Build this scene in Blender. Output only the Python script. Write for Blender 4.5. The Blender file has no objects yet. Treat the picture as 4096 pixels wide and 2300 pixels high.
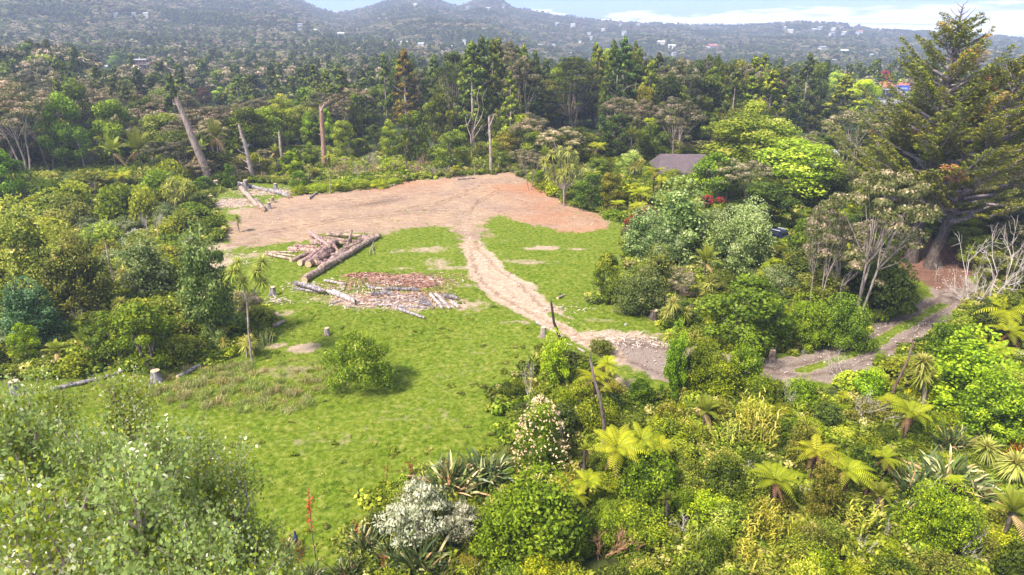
import bpy, math, random
import numpy as np
from math import radians as RAD

# ------------------------------------------------------------------ camera, light, exposure
sc = bpy.context.scene
CAMZ, PITCH, FPX = 25.0, RAD(21.1), 667.0
cam_d = bpy.data.cameras.new("camera"); cam = bpy.data.objects.new("camera", cam_d)
sc.collection.objects.link(cam); sc.camera = cam
cam_d.sensor_width = 36.0; cam_d.lens = 36.0 * FPX / 1024.0
cam_d.clip_start = 0.5; cam_d.clip_end = 12000
cam.location = (0, 0, CAMZ); cam.rotation_euler = (math.pi / 2 - PITCH, 0, 0)

SUN_EL, SUN_AZ = RAD(52), RAD(-128)      # azimuth measured from +Y towards +X: behind and left of the camera
world = bpy.data.worlds.new("World"); sc.world = world; world.use_nodes = True
def ramp_(N, stops):
    r = N('ShaderNodeValToRGB'); e = r.color_ramp.elements
    while len(e) < len(stops): e.new(0.5)
    for k, (p, c) in enumerate(stops): e[k].position = p; e[k].color = (*c, 1)
    return r
def build_world():
    nt = world.node_tree; nt.nodes.clear(); N = nt.nodes.new; L = nt.links.new
    out = N('ShaderNodeOutputWorld'); bg = N('ShaderNodeBackground'); bg.inputs[1].default_value = 0.148
    sky = N('ShaderNodeTexSky'); sky.sky_type = 'NISHITA'; sky.sun_disc = False
    sky.sun_elevation = SUN_EL; sky.sun_rotation = SUN_AZ; sky.air_density = 1.0; sky.dust_density = 0.3; sky.ozone_density = 2.0
    tc = N('ShaderNodeTexCoord'); sep = N('ShaderNodeSeparateXYZ'); L(tc.outputs['Generated'], sep.inputs[0])
    # cloud layers: direction stretched so banks lie flat along the horizon
    mp = N('ShaderNodeMapping'); mp.inputs['Scale'].default_value = (5.0, 5.0, 44.0); L(tc.outputs['Generated'], mp.inputs[0])
    mp.inputs['Location'].default_value = (3.1, 0.4, 1.0)
    n1 = N('ShaderNodeTexNoise'); n1.inputs['Scale'].default_value = 1.6; n1.inputs['Detail'].default_value = 7; n1.inputs['Roughness'].default_value = 0.55
    L(mp.outputs[0], n1.inputs['Vector'])
    # more cloud low down, clearing towards blue above
    mr = N('ShaderNodeMapRange'); mr.inputs[1].default_value = 0.010; mr.inputs[2].default_value = 0.034; mr.inputs[3].default_value = 0.26; mr.inputs[4].default_value = -0.16
    L(sep.outputs[2], mr.inputs[0])
    ad = N('ShaderNodeMath'); ad.operation = 'ADD'; L(n1.outputs[0], ad.inputs[0]); L(mr.outputs[0], ad.inputs[1])
    cr = N('ShaderNodeValToRGB'); cr.color_ramp.elements[0].position = 0.50; cr.color_ramp.elements[1].position = 0.58
    mp2 = N('ShaderNodeMapping'); mp2.inputs['Scale'].default_value = (9.0, 9.0, 190.0); L(tc.outputs['Generated'], mp2.inputs[0])
    n2 = N('ShaderNodeTexNoise'); n2.inputs['Scale'].default_value = 1.3; n2.inputs['Detail'].default_value = 5; L(mp2.outputs[0], n2.inputs['Vector'])
    cc = N('ShaderNodeValToRGB'); cc.color_ramp.elements[0].position = 0.36; cc.color_ramp.elements[1].position = 0.62
    cc.color_ramp.elements[0].color = (4.6, 5.0, 6.1, 1); cc.color_ramp.elements[1].color = (12.5, 11.9, 11.1, 1)
    L(n2.outputs[0], cc.inputs[0])
    tint = N('ShaderNodeMix'); tint.data_type = 'RGBA'; tint.blend_type = 'MULTIPLY'; tint.inputs[0].default_value = 1.0
    tr = ramp_(N, [(0.0, (.36, .52, 1.22)), (0.07, (.42, .62, 1.25)), (0.22, (.95, .92, .85)), (1.0, (.95, .92, .85))]); L(sep.outputs[2], tr.inputs[0]); L(tr.outputs[0], tint.inputs[7]); L(sky.outputs[0], tint.inputs[6])
    # cloud colour boosted at the horizon to show through the haze, dimmed overhead
    br = ramp_(N, [(0.0, (1, 1, 1)), (0.06, (1, 1, 1)), (0.16, (.42, .41, .38)), (1.0, (.36, .35, .32))]); L(sep.outputs[2], br.inputs[0])
    cm_ = N('ShaderNodeMix'); cm_.data_type = 'RGBA'; cm_.blend_type = 'MULTIPLY'; cm_.inputs[0].default_value = 1.0; L(cc.outputs[0], cm_.inputs[6]); L(br.outputs[0], cm_.inputs[7])
    ov = N('ShaderNodeMapRange'); ov.inputs[1].default_value = .05; ov.inputs[2].default_value = .2; ov.inputs[4].default_value = .16; L(sep.outputs[2], ov.inputs[0])
    ad2 = N('ShaderNodeMath'); ad2.operation = 'ADD'; L(ad.outputs[0], ad2.inputs[0]); L(ov.outputs[0], ad2.inputs[1]); L(ad2.outputs[0], cr.inputs[0])
    mx = N('ShaderNodeMix'); mx.data_type = 'RGBA'; L(cr.outputs[0], mx.inputs[0]); L(tint.outputs[2], mx.inputs[6]); L(cm_.outputs[2], mx.inputs[7])
    L(mx.outputs[2], bg.inputs[0]); L(bg.outputs[0], out.inputs[0])
build_world()
sun_d = bpy.data.lights.new("sun", 'SUN'); sun = bpy.data.objects.new("sun", sun_d); sc.collection.objects.link(sun)
sun_d.energy = 4.4; sun_d.angle = RAD(9); sun_d.color = (1.0, 0.95, 0.86)
sun.rotation_euler = (math.pi / 2 - SUN_EL, 0, math.pi - SUN_AZ)
sc.view_settings.view_transform = 'Standard'; sc.view_settings.look = 'None'
sc.view_settings.exposure = 0.95; sc.view_settings.gamma = 1.0
sc.render.engine = 'CYCLES'
cy = sc.cycles
cy.max_bounces = 5; cy.diffuse_bounces = 3; cy.glossy_bounces = 1; cy.transmission_bounces = 2; cy.volume_bounces = 1; cy.transparent_max_bounces = 4
cy.use_denoising = True; cy.caustics_reflective = False; cy.caustics_refractive = False
cy.sample_clamp_indirect = 4.0

# ------------------------------------------------------------------ picture pixel <-> world
SP, CP = math.sin(PITCH), math.cos(PITCH)
def project(x, y, z):
    """world -> pixel of the 1024x575 picture"""
    dz = z - CAMZ
    d = y * CP - dz * SP
    u = y * SP + dz * CP
    return 512 + FPX * x / d, 287.5 - FPX * u / d, d
def sstep(a, b, v):
    t = np.clip((v - a) / (b - a), 0, 1); return t * t * (3 - 2 * t)
SKY_X = np.array([-260, -100, 60, 200, 280, 304, 318, 336, 349, 370, 389, 415, 441, 453, 463, 479, 503, 512, 533, 555, 578, 598, 657, 699, 767, 797, 820, 851, 872, 924, 944, 1023, 1300])
SKY_Y = np.array([-30, -28, -26, -18, -7, 1, 8, 13, 11, 7, 1, -3, 1, 6, 5, -1, 0, 8, 11, 15, 18, 22, 24, 26, 25, 22, 23, 24, 29, 32, 33, 39, 44])
def vnoise(x, y, s, seed=0):
    """cheap smooth noise from sines, -1..1"""
    r = np.random.RandomState(seed); o = 0
    for k in range(5):
        a = r.rand() * 6.28; p = r.rand() * 6.28; f = (0.7 + 0.9 * r.rand()) / s
        o = o + np.sin((x * math.cos(a) + y * math.sin(a)) * f * 6.28 + p)
    return o / 3.2
def H(x, y):
    x = np.asarray(x, float); y = np.asarray(y, float)
    r = np.hypot(x, y) + 1e-6
    near = 0.14 * vnoise(x, y, 23, 5) + 0.05 * vnoise(x, y, 7, 9)
    px = 512 + FPX / CP * (x / np.maximum(y, 1.0)) * 1.0
    px = np.clip(px, -260, 1300)
    el = np.arctan((287.5 - np.interp(px, SKY_X, SKY_Y)) / FPX) - PITCH
    R = 2250 - 750 * sstep(420, 60, px) + 250 * sstep(600, 900, px)
    zr = CAMZ + R * np.clip(y / r, .3, 1) * np.tan(el) - 9.5
    val = -5 - 26 * sstep(380, 620, px) + 6 * sstep(300, 100, px)
    low = -4 * sstep(150, 300, r) + (val + 4) * sstep(330, 760, r)
    t = np.clip((r - 620) / (R - 620), 0, 1)
    mid = low + (zr - val) * (t ** 1.35)
    far = zr - 90 * sstep(R, R + 700, r)
    h = np.where(r < R, mid, far)
    h = h + 13 * np.exp(-((px - 20) / 105) ** 2) * np.exp(-((r - 330) / 90) ** 2)
    amp = 10 * sstep(500, 1100, r) * (1 - 0.85 * sstep(R - 500, R - 50, r))
    h = h + amp * (vnoise(x, y, 420, 21) + 0.5 * vnoise(x, y, 170, 22)) + 1.5 * sstep(150, 400, r) * vnoise(x, y, 90, 23)
    return h + near * (r < 400)
def ray(px, py):
    a, b = (px - 512) / FPX, (287.5 - py) / FPX
    return a, CP + b * SP, -SP + b * CP
def at(px, py, z=0.0):
    """point on the ground (raised by z) that the picture shows at this pixel"""
    a, b, c = ray(px, py)
    if c >= -0.012: return None
    t = (z - CAMZ) / c
    for _ in range(12):
        t = (float(H(a * t, b * t)) + z - CAMZ) / c
        t = max(5.0, min(t, 900.0))
    return a * t, b * t, CAMZ + c * t
def far_at(px, py, z=0.0):
    a, b, c = ray(px, py); t = np.arange(150, 3200, 4.0)
    hit = (CAMZ + c * t) < (H(a * t, b * t) + z)
    t = t[np.argmax(hit)] if hit.any() else 2200.0
    return a * t, b * t, float(H(a * t, b * t))
def zat(x, y, py):
    """height of the point above (x, y) that shows at pixel row py"""
    k = (287.5 - py) / FPX
    dz = y * (k * CP - SP) / (CP + k * SP)
    return CAMZ + dz

def sdf(P, poly):
    """signed distance to polygon, negative inside; P (n,2)"""
    P = np.asarray(P, float); poly = np.asarray(poly, float)
    d = np.full(len(P), 1e9); ins = np.zeros(len(P), bool)
    n = len(poly)
    for i in range(n):
        a = poly[i]; b = poly[(i + 1) % n]; e = b - a
        w = P - a; t = np.clip((w @ e) / (e @ e + 1e-12), 0, 1)
        d = np.minimum(d, np.hypot(w[:, 0] - t * e[0], w[:, 1] - t * e[1]))
        c = ((a[1] > P[:, 1]) != (b[1] > P[:, 1]))
        xi = a[0] + (P[:, 1] - a[1]) / (e[1] if abs(e[1]) > 1e-12 else 1e-12) * e[0]
        ins ^= c & (P[:, 0] < xi)
    return np.where(ins, -d, d)
def gpoly(pts): return np.array([at(*p)[:2] for p in pts])

# ------------------------------------------------------------------ mesh collector
class MB:
    def __init__(s): s.v = []; s.f = []; s.a = []; s.m = []; s.n = 0
    def add(s, V, F, var=0.5, mat=0):
        V = np.asarray(V, float).reshape(-1, 3); F = np.asarray(F, int)
        s.v.append(V); s.f.append(F + s.n); s.n += len(V)
        s.a.append(np.broadcast_to(np.asarray(var, float), (len(V),)).copy())
        s.m.append(np.full(len(F), mat, int))
    def mesh(s, name, mats, smooth=False):
        me = bpy.data.meshes.new(name)
        V = np.concatenate(s.v); me.vertices.add(len(V)); me.vertices.foreach_set('co', V.astype(np.float32).ravel())
        lens = np.concatenate([np.full(len(f), f.shape[1], int) for f in s.f])
        idx = np.concatenate([f.ravel() for f in s.f]).astype(np.int32)
        me.loops.add(len(idx)); me.loops.foreach_set('vertex_index', idx)
        st = np.concatenate([[0], np.cumsum(lens)[:-1]]).astype(np.int32)
        me.polygons.add(len(lens)); me.polygons.foreach_set('loop_start', st)
        me.polygons.foreach_set('material_index', np.concatenate(s.m).astype(np.int32))
        me.polygons.foreach_set('use_smooth', np.full(len(lens), smooth, bool))
        at_ = me.attributes.new('var', 'FLOAT', 'POINT'); at_.data.foreach_set('value', np.concatenate(s.a).astype(np.float32))
        for m in (mats if isinstance(mats, (list, tuple)) else [mats]): me.materials.append(m)
        me.update(calc_edges=True); return me
def unit(v): return v / (np.linalg.norm(v, axis=-1, keepdims=True) + 1e-9)
def tube(mb, pts, rad, sides=6, var=0.5, mat=0, cap=True, capmat=None, rough=0.0, rs=None):
    pts = np.asarray(pts, float); n = len(pts); rad = np.broadcast_to(np.asarray(rad, float), (n,))
    tan = unit(np.gradient(pts, axis=0)); ref = np.array([0, 0, 1.0]) if abs(tan[0][2]) < 0.9 else np.array([1.0, 0, 0])
    a = unit(np.cross(tan, ref)); b = np.cross(tan, a)
    th = np.linspace(0, 2 * math.pi, sides, endpoint=False)
    rr = rad[:, None] * (1 + (rough * (rs.rand(n, sides) - .5) if rs is not None else 0))
    ring = pts[:, None, :] + rr[..., None] * (np.cos(th)[None, :, None] * a[:, None, :] + np.sin(th)[None, :, None] * b[:, None, :])
    i, j = np.meshgrid(np.arange(n - 1), np.arange(sides), indexing='ij'); j2 = (j + 1) % sides
    F = np.stack([i * sides + j, i * sides + j2, (i + 1) * sides + j2, (i + 1) * sides + j], -1).reshape(-1, 4)
    mb.add(ring.reshape(-1, 3), F, var, mat)
    if cap:
        for e, R in ((0, ring[0]), (n - 1, ring[-1])):
            c = pts[e]; V = np.vstack([R, c]); k = np.arange(sides)
            mb.add(V, np.stack([k, (k + 1) % sides, np.full(sides, sides)], -1), var, mat if capmat is None else capmat)
def leaves(mb, C, Nn, size, rs, var, aspect=0.62, mat=0, fold=0.0, up=None):
    n = len(C); size = np.broadcast_to(np.asarray(size, float), (n,))[:, None]
    Nn = unit(np.asarray(Nn, float)); t = unit(np.cross(Nn, rs.randn(n, 3))) if up is None else unit(up - Nn * (up * Nn).sum(-1, keepdims=True))
    b = np.cross(Nn, t)
    V = np.stack([C - t * size * .5, C + b * size * .5 * aspect - Nn * size * fold, C + t * size * .5, C - b * size * .5 * aspect - Nn * size * fold], 1)
    k = np.arange(n)[:, None] * 4 + np.arange(4)[None]
    mb.add(V.reshape(-1, 3), k, np.repeat(np.broadcast_to(var, (n,)), 4), mat)
def blades(mb, B, D, L, W, droop, seg=3, var=0.5, mat=0, tip=0.15, base=0.6, side=None, rs=None):
    """long strips: base points B, directions D (unit), lengths L, widths W, droop = metres the tip bends down per length"""
    B = np.asarray(B, float); n = len(B); L = np.broadcast_to(L, (n,)); W = np.broadcast_to(W, (n,)); droop = np.broadcast_to(droop, (n,))
    D = unit(np.asarray(D, float)); s = unit(np.cross(D, np.array([0, 0, 1.0]) + 1e-4)) if side is None else unit(side)
    t = np.linspace(0, 1, seg + 1)
    wp = np.interp(t, [0, .35, .8, 1], [base, 1, .7, tip])
    P = B[:, None] + D[:, None] * (L[:, None] * t)[..., None]
    P[..., 2] -= (droop * L)[:, None] * t[None] ** 2
    off = s[:, None] * (W[:, None] * wp[None] * .5)[..., None]
    V = np.stack([P - off, P + off], 2).reshape(n, -1, 3)
    k = np.arange(seg) * 2; q = np.stack([k, k + 1, k + 3, k + 2], -1)
    F = (np.arange(n)[:, None, None] * (2 * seg + 2) + q[None]).reshape(-1, 4)
    mb.add(V.reshape(-1, 3), F, np.repeat(np.broadcast_to(var, (n,)), 2 * seg + 2), mat)
def box(mb, c, s, rz=0.0, var=.5, mat=0):
    V = np.array([[x, y, z] for z in (-.5, .5) for y in (-.5, .5) for x in (-.5, .5)]) * np.array(s)
    cr, sr = math.cos(rz), math.sin(rz); V = V @ np.array([[cr, sr, 0], [-sr, cr, 0], [0, 0, 1]]) + np.array(c)
    mb.add(V, [[0, 2, 3, 1], [4, 5, 7, 6], [0, 1, 5, 4], [2, 6, 7, 3], [0, 4, 6, 2], [1, 3, 7, 5]], var, mat)

# ------------------------------------------------------------------ materials
def nmat(name):
    m = bpy.data.materials.new(name); m.use_nodes = True; nt = m.node_tree; nt.nodes.clear(); return m, nt, nt.nodes.new, nt.links.new
def ramp(N, stops):
    r = N('ShaderNodeValToRGB'); e = r.color_ramp.elements
    while len(e) < len(stops): e.new(0.5)
    for k, (p, c) in enumerate(stops): e[k].position = p; e[k].color = (*c, 1)
    return r
def leaf_mat(name, stops, trans=0.38, rough=0.55, spec=0.25, under=None, hue=0.03, val=0.35, warm=(1.22, 1.1, 1.0)):
    m, nt, N, L = nmat(name)
    at_ = N('ShaderNodeAttribute'); at_.attribute_name = 'var'
    r = ramp(N, stops); L(at_.outputs['Fac'], r.inputs[0]); col = r.outputs[0]
    oi = N('ShaderNodeObjectInfo')
    wm = N('ShaderNodeMix'); wm.data_type = 'RGBA'; wm.blend_type = 'MULTIPLY'; wm.inputs[0].default_value = 1; wm.inputs[7].default_value = (*warm, 1); L(col, wm.inputs[6])
    hs = N('ShaderNodeHueSaturation'); L(wm.outputs[2], hs.inputs['Color'])
    mh = N('ShaderNodeMapRange'); mh.inputs[3].default_value = 0.5 - hue * .8; mh.inputs[4].default_value = 0.5 + hue * .15; L(oi.outputs['Random'], mh.inputs[0]); L(mh.outputs[0], hs.inputs['Hue'])
    wn = N('ShaderNodeMath'); wn.operation = 'FRACT'; mm = N('ShaderNodeMath'); mm.operation = 'MULTIPLY'; mm.inputs[1].default_value = 37.7
    L(oi.outputs['Random'], mm.inputs[0]); L(mm.outputs[0], wn.inputs[0])
    mv = N('ShaderNodeMapRange'); mv.inputs[3].default_value = 1 - val; mv.inputs[4].default_value = 1 + val; L(wn.outputs[0], mv.inputs[0]); L(mv.outputs[0], hs.inputs['Value'])
    tm = N('ShaderNodeMix'); tm.data_type = 'RGBA'; tm.blend_type = 'MULTIPLY'; tm.inputs[0].default_value = 1
    L(hs.outputs[0], tm.inputs[6]); L(oi.outputs['Color'], tm.inputs[7]); col = tm.outputs[2]
    if under:
        g = N('ShaderNodeNewGeometry'); um = N('ShaderNodeMix'); um.data_type = 'RGBA'; L(g.outputs['Backfacing'], um.inputs[0]); L(col, um.inputs[6]); um.inputs[7].default_value = (*under, 1); col = um.outputs[2]
    p = N('ShaderNodeBsdfPrincipled'); p.inputs['Roughness'].default_value = rough; p.inputs['Specular IOR Level'].default_value = spec; L(col, p.inputs['Base Color'])
    tr = N('ShaderNodeBsdfTranslucent'); L(col, tr.inputs[0])
    mx = N('ShaderNodeMixShader'); mx.inputs[0].default_value = trans; L(p.outputs[0], mx.inputs[1]); L(tr.outputs[0], mx.inputs[2])
    o = N('ShaderNodeOutputMaterial'); L(mx.outputs[0], o.inputs[0]); return m
def solid_mat(name, c1, c2=None, scale=4.0, rough=0.8, bump=0.0, stretch=(1, 1, 1), spec=0.2, objcol=False, metal=0.0, stops=None, detail=5):
    m, nt, N, L = nmat(name); c2 = c2 or c1
    tc = N('ShaderNodeTexCoord'); mp = N('ShaderNodeMapping'); mp.inputs['Scale'].default_value = stretch; L(tc.outputs['Object'], mp.inputs[0])
    n = N('ShaderNodeTexNoise'); n.inputs['Scale'].default_value = scale; n.inputs['Detail'].default_value = detail; n.inputs['Roughness'].default_value = .65; L(mp.outputs[0], n.inputs['Vector'])
    r = ramp(N, stops or [(0.36, c1), (0.64, c2)]); L(n.outputs[0], r.inputs[0]); col = r.outputs[0]
    if objcol:
        oi = N('ShaderNodeObjectInfo'); tm = N('ShaderNodeMix'); tm.data_type = 'RGBA'; tm.blend_type = 'MULTIPLY'; tm.inputs[0].default_value = 1
        L(col, tm.inputs[6]); L(oi.outputs['Color'], tm.inputs[7]); col = tm.outputs[2]
    p = N('ShaderNodeBsdfPrincipled'); p.inputs['Roughness'].default_value = rough; p.inputs['Specular IOR Level'].default_value = spec; p.inputs['Metallic'].default_value = metal; L(col, p.inputs['Base Color'])
    if bump:
        b = N('ShaderNodeBump'); b.inputs['Strength'].default_value = bump; b.inputs['Distance'].default_value = .05; L(n.outputs[0], b.inputs['Height']); L(b.outputs[0], p.inputs['Normal'])
    o = N('ShaderNodeOutputMaterial'); L(p.outputs[0], o.inputs[0]); return m

G = lambda r, g, b: (r, g, b)
M = {}
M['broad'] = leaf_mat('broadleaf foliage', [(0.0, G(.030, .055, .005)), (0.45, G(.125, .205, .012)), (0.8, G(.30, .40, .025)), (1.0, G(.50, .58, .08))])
M['fine'] = leaf_mat('fine foliage', [(0.0, G(.05, .070, .012)), (0.45, G(.16, .235, .024)), (0.8, G(.38, .45, .06)), (1.0, G(.60, .58, .22))])
M['dark'] = leaf_mat('dark forest foliage', [(0.0, G(.018, .034, .007)), (0.5, G(.065, .110, .014)), (1.0, G(.22, .29, .035))])
M['kanuka'] = leaf_mat('kanuka foliage', [(0.0, G(.022, .034, .010)), (0.42, G(.080, .105, .028)), (0.62, G(.17, .18, .07)), (0.82, G(.36, .31, .22)), (1.0, G(.58, .49, .40))], trans=0.25)
M['grey'] = leaf_mat('grey green foliage', [(0.0, G(.035, .07, .015)), (0.45, G(.13, .22, .05)), (0.75, G(.32, .43, .17)), (1.0, G(.62, .68, .42))])
M['conifer'] = leaf_mat('conifer foliage', [(0.0, G(.012, .024, .007)), (0.5, G(.055, .090, .012)), (0.8, G(.17, .23, .025)), (1.0, G(.30, .36, .05))], trans=0.2)
M['cypress'] = leaf_mat('cypress foliage', [(0.0, G(.025, .04, .007)), (0.45, G(.10, .135, .012)), (0.86, G(.34, .37, .03)), (1.0, G(.48, .24, .10))], trans=0.15, val=0.1)
M['fern'] = leaf_mat('fern fronds', [(0.0, G(.09, .14, .008)), (0.5, G(.34, .42, .015)), (1.0, G(.58, .62, .04))], trans=0.4, val=0.15)
M['flax'] = leaf_mat('flax blades', [(0.0, G(.04, .07, .02)), (0.55, G(.15, .21, .05)), (0.85, G(.50, .50, .26)), (1.0, G(.58, .33, .18))], trans=0.12, rough=0.32, spec=.5)
M['sword'] = leaf_mat('cabbage tree leaves', [(0.0, G(.08, .13, .015)), (0.5, G(.26, .34, .045)), (1.0, G(.58, .58, .17))], trans=0.25, rough=.45, val=.15)
M['nikau'] = leaf_mat('palm fronds', [(0.0, G(.08, .11, .01)), (0.6, G(.24, .30, .025)), (1.0, G(.60, .42, .22))], trans=0.25)
M['poplar'] = leaf_mat('poplar leaves', [(0.0, G(.06, .11, .006)), (0.5, G(.26, .33, .015)), (0.78, G(.42, .48, .06)), (0.92, G(.56, .62, .28)), (1.0, G(.84, .86, .66))], trans=0.4, rough=.55, spec=.2, under=(.30, .38, .10), val=.1, hue=.01)
M['silver'] = leaf_mat('silver leaves', [(0.0, G(.06, .085, .025)), (0.35, G(.30, .32, .15)), (0.65, G(.62, .60, .38)), (1.0, G(.86, .80, .60))], trans=0.15, val=.05, warm=(1, 1, 1))
M['grass'] = leaf_mat('grass blades', [(0.0, G(.022, .060, .002)), (0.28, G(.070, .145, .002)), (0.52, G(.160, .235, .003)), (0.8, G(.31, .31, .02)), (1.0, G(.48, .38, .19))], trans=0.3, val=0, hue=0, warm=(1, 1, 1))
M['straw'] = leaf_mat('dry grass', [(0.0, G(.16, .22, .03)), (0.5, G(.38, .36, .11)), (1.0, G(.62, .52, .30))], trans=0.25, val=.1, hue=0, warm=(1, 1, 1))
M['redflower'] = leaf_mat('red blossom', [(0.0, G(.25, .02, .025)), (1.0, G(.6, .05, .06))], trans=.1, val=.1)
M['orange'] = leaf_mat('orange flower', [(0.0, G(.30, .05, .015)), (1.0, G(.62, .16, .04))], trans=.1, val=.1)
M['cream'] = leaf_mat('cream blossom', [(0.0, G(.62, .45, .28)), (1.0, G(.85, .72, .50))], trans=.1, val=.1)
M['deadleaf'] = leaf_mat('dead foliage', [(0.0, G(.20, .10, .05)), (1.0, G(.50, .30, .18))], trans=.1, val=.2)
M['bark'] = solid_mat('dark bark', G(.05, .035, .03), G(.17, .13, .11), 6, .9, .6, (1, 1, .3), objcol=True)
M['pale'] = solid_mat('pale bark', G(.20, .14, .11), G(.50, .40, .34), 5, .85, .4, (1, 1, .3), objcol=True)
M['twig'] = solid_mat('dead twigs', G(.42, .33, .28), G(.70, .60, .54), 3, .85, .2, objcol=True)
M['logbark'] = solid_mat('log bark', scale=3.2, c1=G(.1, .1, .1), rough=.85, bump=.7, objcol=True, stops=[(.33, G(.12, .08, .065)), (.46, G(.30, .21, .165)), (.56, G(.54, .38, .28)), (.70, G(.74, .56, .43))])
M['logend'] = solid_mat('cut wood', G(.55, .35, .20), G(.82, .62, .42), 9, .8, .2)
M['silverlog'] = solid_mat('weathered log', scale=4, c1=G(.1, .1, .1), rough=.8, bump=.7, stretch=(1, 1, .35), objcol=True, stops=[(.32, G(.06, .05, .055)), (.48, G(.22, .185, .195)), (.64, G(.52, .45, .42))])
M['fernbark'] = solid_mat('tree fern trunk', G(.03, .02, .015), G(.12, .07, .05), 12, .95, .8)

# ------------------------------------------------------------------ scene bookkeeping
COL = sc.collection
def link(name, data, parent=None, loc=(0, 0, 0), rz=0.0, sc_=(1, 1, 1)):
    o = bpy.data.objects.new(name, data); COL.objects.link(o); o.location = loc; o.rotation_euler = (0, 0, rz); o.scale = sc_
    if parent: o.parent = parent
    return o
def structure(o, kind='structure'): o['kind'] = kind; return o
THINGS = []          # [object, description, category, group, hand written label or None]
def register(o, desc, cat, group=None, label=None):
    o['category'] = cat
    THINGS.append([o, desc, cat, group, label]); return o

# ------------------------------------------------------------------ zones of the ground (outlines read off the picture, laid on the ground)
OPEN_PX = [(222, 224), (210, 209), (208, 197), (226, 187), (250, 182), (275, 184), (300, 188), (330, 190), (342, 190), (382, 184), (449, 177), (513, 172), (535, 184), (567, 203), (598, 213), (620, 226), (628, 240), (628, 275), (600, 292), (585, 300), (604, 306), (640, 300), (655, 318), (665, 340), (720, 353), (770, 356), (800, 352), (850, 335), (905, 312), (918, 296), (903, 275), (893, 258), (905, 243), (960, 248), (978, 285), (965, 313), (935, 335), (900, 355), (865, 370), (830, 383), (790, 385), (740, 380), (690, 385), (655, 395), (630, 388), (600, 365), (570, 352), (545, 345), (535, 350), (520, 372), (500, 385), (490, 400), (495, 425), (505, 445), (480, 452), (430, 466), (385, 487), (358, 520), (346, 557), (338, 578), (338, 660), (-60, 660), (-60, 382), (60, 380), (110, 370), (150, 373), (205, 364), (240, 357), (262, 345), (272, 330), (268, 305), (245, 292), (225, 278), (184, 272), (176, 258), (200, 246), (222, 240), (226, 232)]
DIRT_PX = [(239, 213), (258, 206), (294, 195), (342, 191), (382, 184), (449, 177), (513, 172), (529, 182), (560, 201), (596, 213), (615, 226), (590, 231), (565, 231), (529, 223), (501, 215), (487, 219), (482, 240), (478, 258), (466, 258), (462, 236), (455, 226), (417, 227), (382, 233), (318, 234), (300, 240), (254, 247), (234, 245), (224, 235)]
ROAD_PX = [(456, 205), (461, 240), (464, 262), (472, 280), (489, 296), (517, 312), (549, 328), (577, 343), (605, 355), (636, 371), (656, 378), (700, 383), (756, 375), (795, 381), (835, 379), (875, 367), (915, 347), (946, 320), (964, 302), (974, 284), (962, 262), (940, 255), (928, 264), (934, 278), (930, 294), (907, 309), (875, 325), (835, 345), (795, 357), (767, 361), (716, 355), (676, 345), (636, 337), (606, 336), (577, 325), (549, 302), (529, 283), (505, 267), (489, 250), (481, 235), (484, 205)]
OPEN = gpoly(OPEN_PX); DIRT = gpoly(DIRT_PX); ROAD = gpoly(ROAD_PX)
LITTER = gpoly([(898, 238), (960, 240), (985, 262), (965, 285), (935, 288), (905, 275), (893, 256)])
def line_d(P, pts):
    q = gpoly(pts); d = np.full(len(P), 1e9)
    for a, b in zip(q[:-1], q[1:]):
        e = b - a; w = P - a; t = np.clip((w @ e) / (e @ e + 1e-9), 0, 1); d = np.minimum(d, np.hypot(w[:, 0] - t * e[0], w[:, 1] - t * e[1]))
    return d
STRIPS = [([(552, 314), (572, 324), (592, 336), (612, 347)], .7), ([(800, 371), (840, 358), (872, 345), (913, 321), (944, 304)], .75), ([(471, 224), (474, 236), (477, 250)], .45)]
# bare or chip covered patches inside the grass: px, py, half width m, half depth m, amount
PATCH = [(425, 250, 4.0, 2.2, .62), (440, 262, 3.2, 1.6, .55), (455, 268, 3.5, 1.2, .6), (405, 268, 2, 1, .5), (470, 285, 3, 1.2, .5), (540, 248, 3.2, 1.0, .95), (528, 262, 3.8, 1.2, .6), (575, 249, 1.6, .6, .7),
         (512, 240, 2.5, .8, .45), (300, 300, 2.5, 1.4, .4), (283, 313, 2, 1.2, .6), (277, 345, 1.8, 1.1, .8), (300, 348, 1.6, 1.2, .9), (190, 262, 7, 4.5, .85), (205, 248, 5, 3, .8), (250, 256, 3.5, 1.8, .6), (395, 300, 8, 2.4, .85), (440, 305, 6, 2.0, .7),
         (330, 297, 4, 1.2, .5), (225, 203, 6, 4, .9), (272, 192, 8, 2.6, .75), (310, 192, 4, 1.5, .5), (245, 212, 4, 3, .8), (330, 440, 6, 3, .33), (450, 375, 5, 6, .30), (400, 415, 7, 3, .33), (480, 345, 3, 4, .34), (350, 470, 2, 1, .3), (610, 335, 5, 1.2, .8), (650, 345, 5, 1.2, .85), (700, 357, 5, 1.2, .9), (630, 312, 2.5, .8, .6), (600, 320, 2, .8, .45), (600, 300, 3, 1.2, .6), (285, 372, 4, 2, .45), (232, 375, 5, 2, .4), (505, 322, 3, .7, .6), (560, 372, 2.2, .9, .6), (612, 385, 2.5, 2.2, .65), (640, 400, 3, 2.5, .6)]
ARCS = [[(262, 232), (300, 226), (350, 216), (420, 210), (470, 212)], [(300, 206), (360, 199), (430, 193), (500, 188)], [(470, 212), (478, 200), (498, 190), (528, 190)], [(492, 214), (520, 208), (560, 214), (600, 222)], [(320, 222), (380, 215), (440, 202), (480, 186)], [(505, 196), (540, 205), (575, 212), (600, 218)]]
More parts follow.
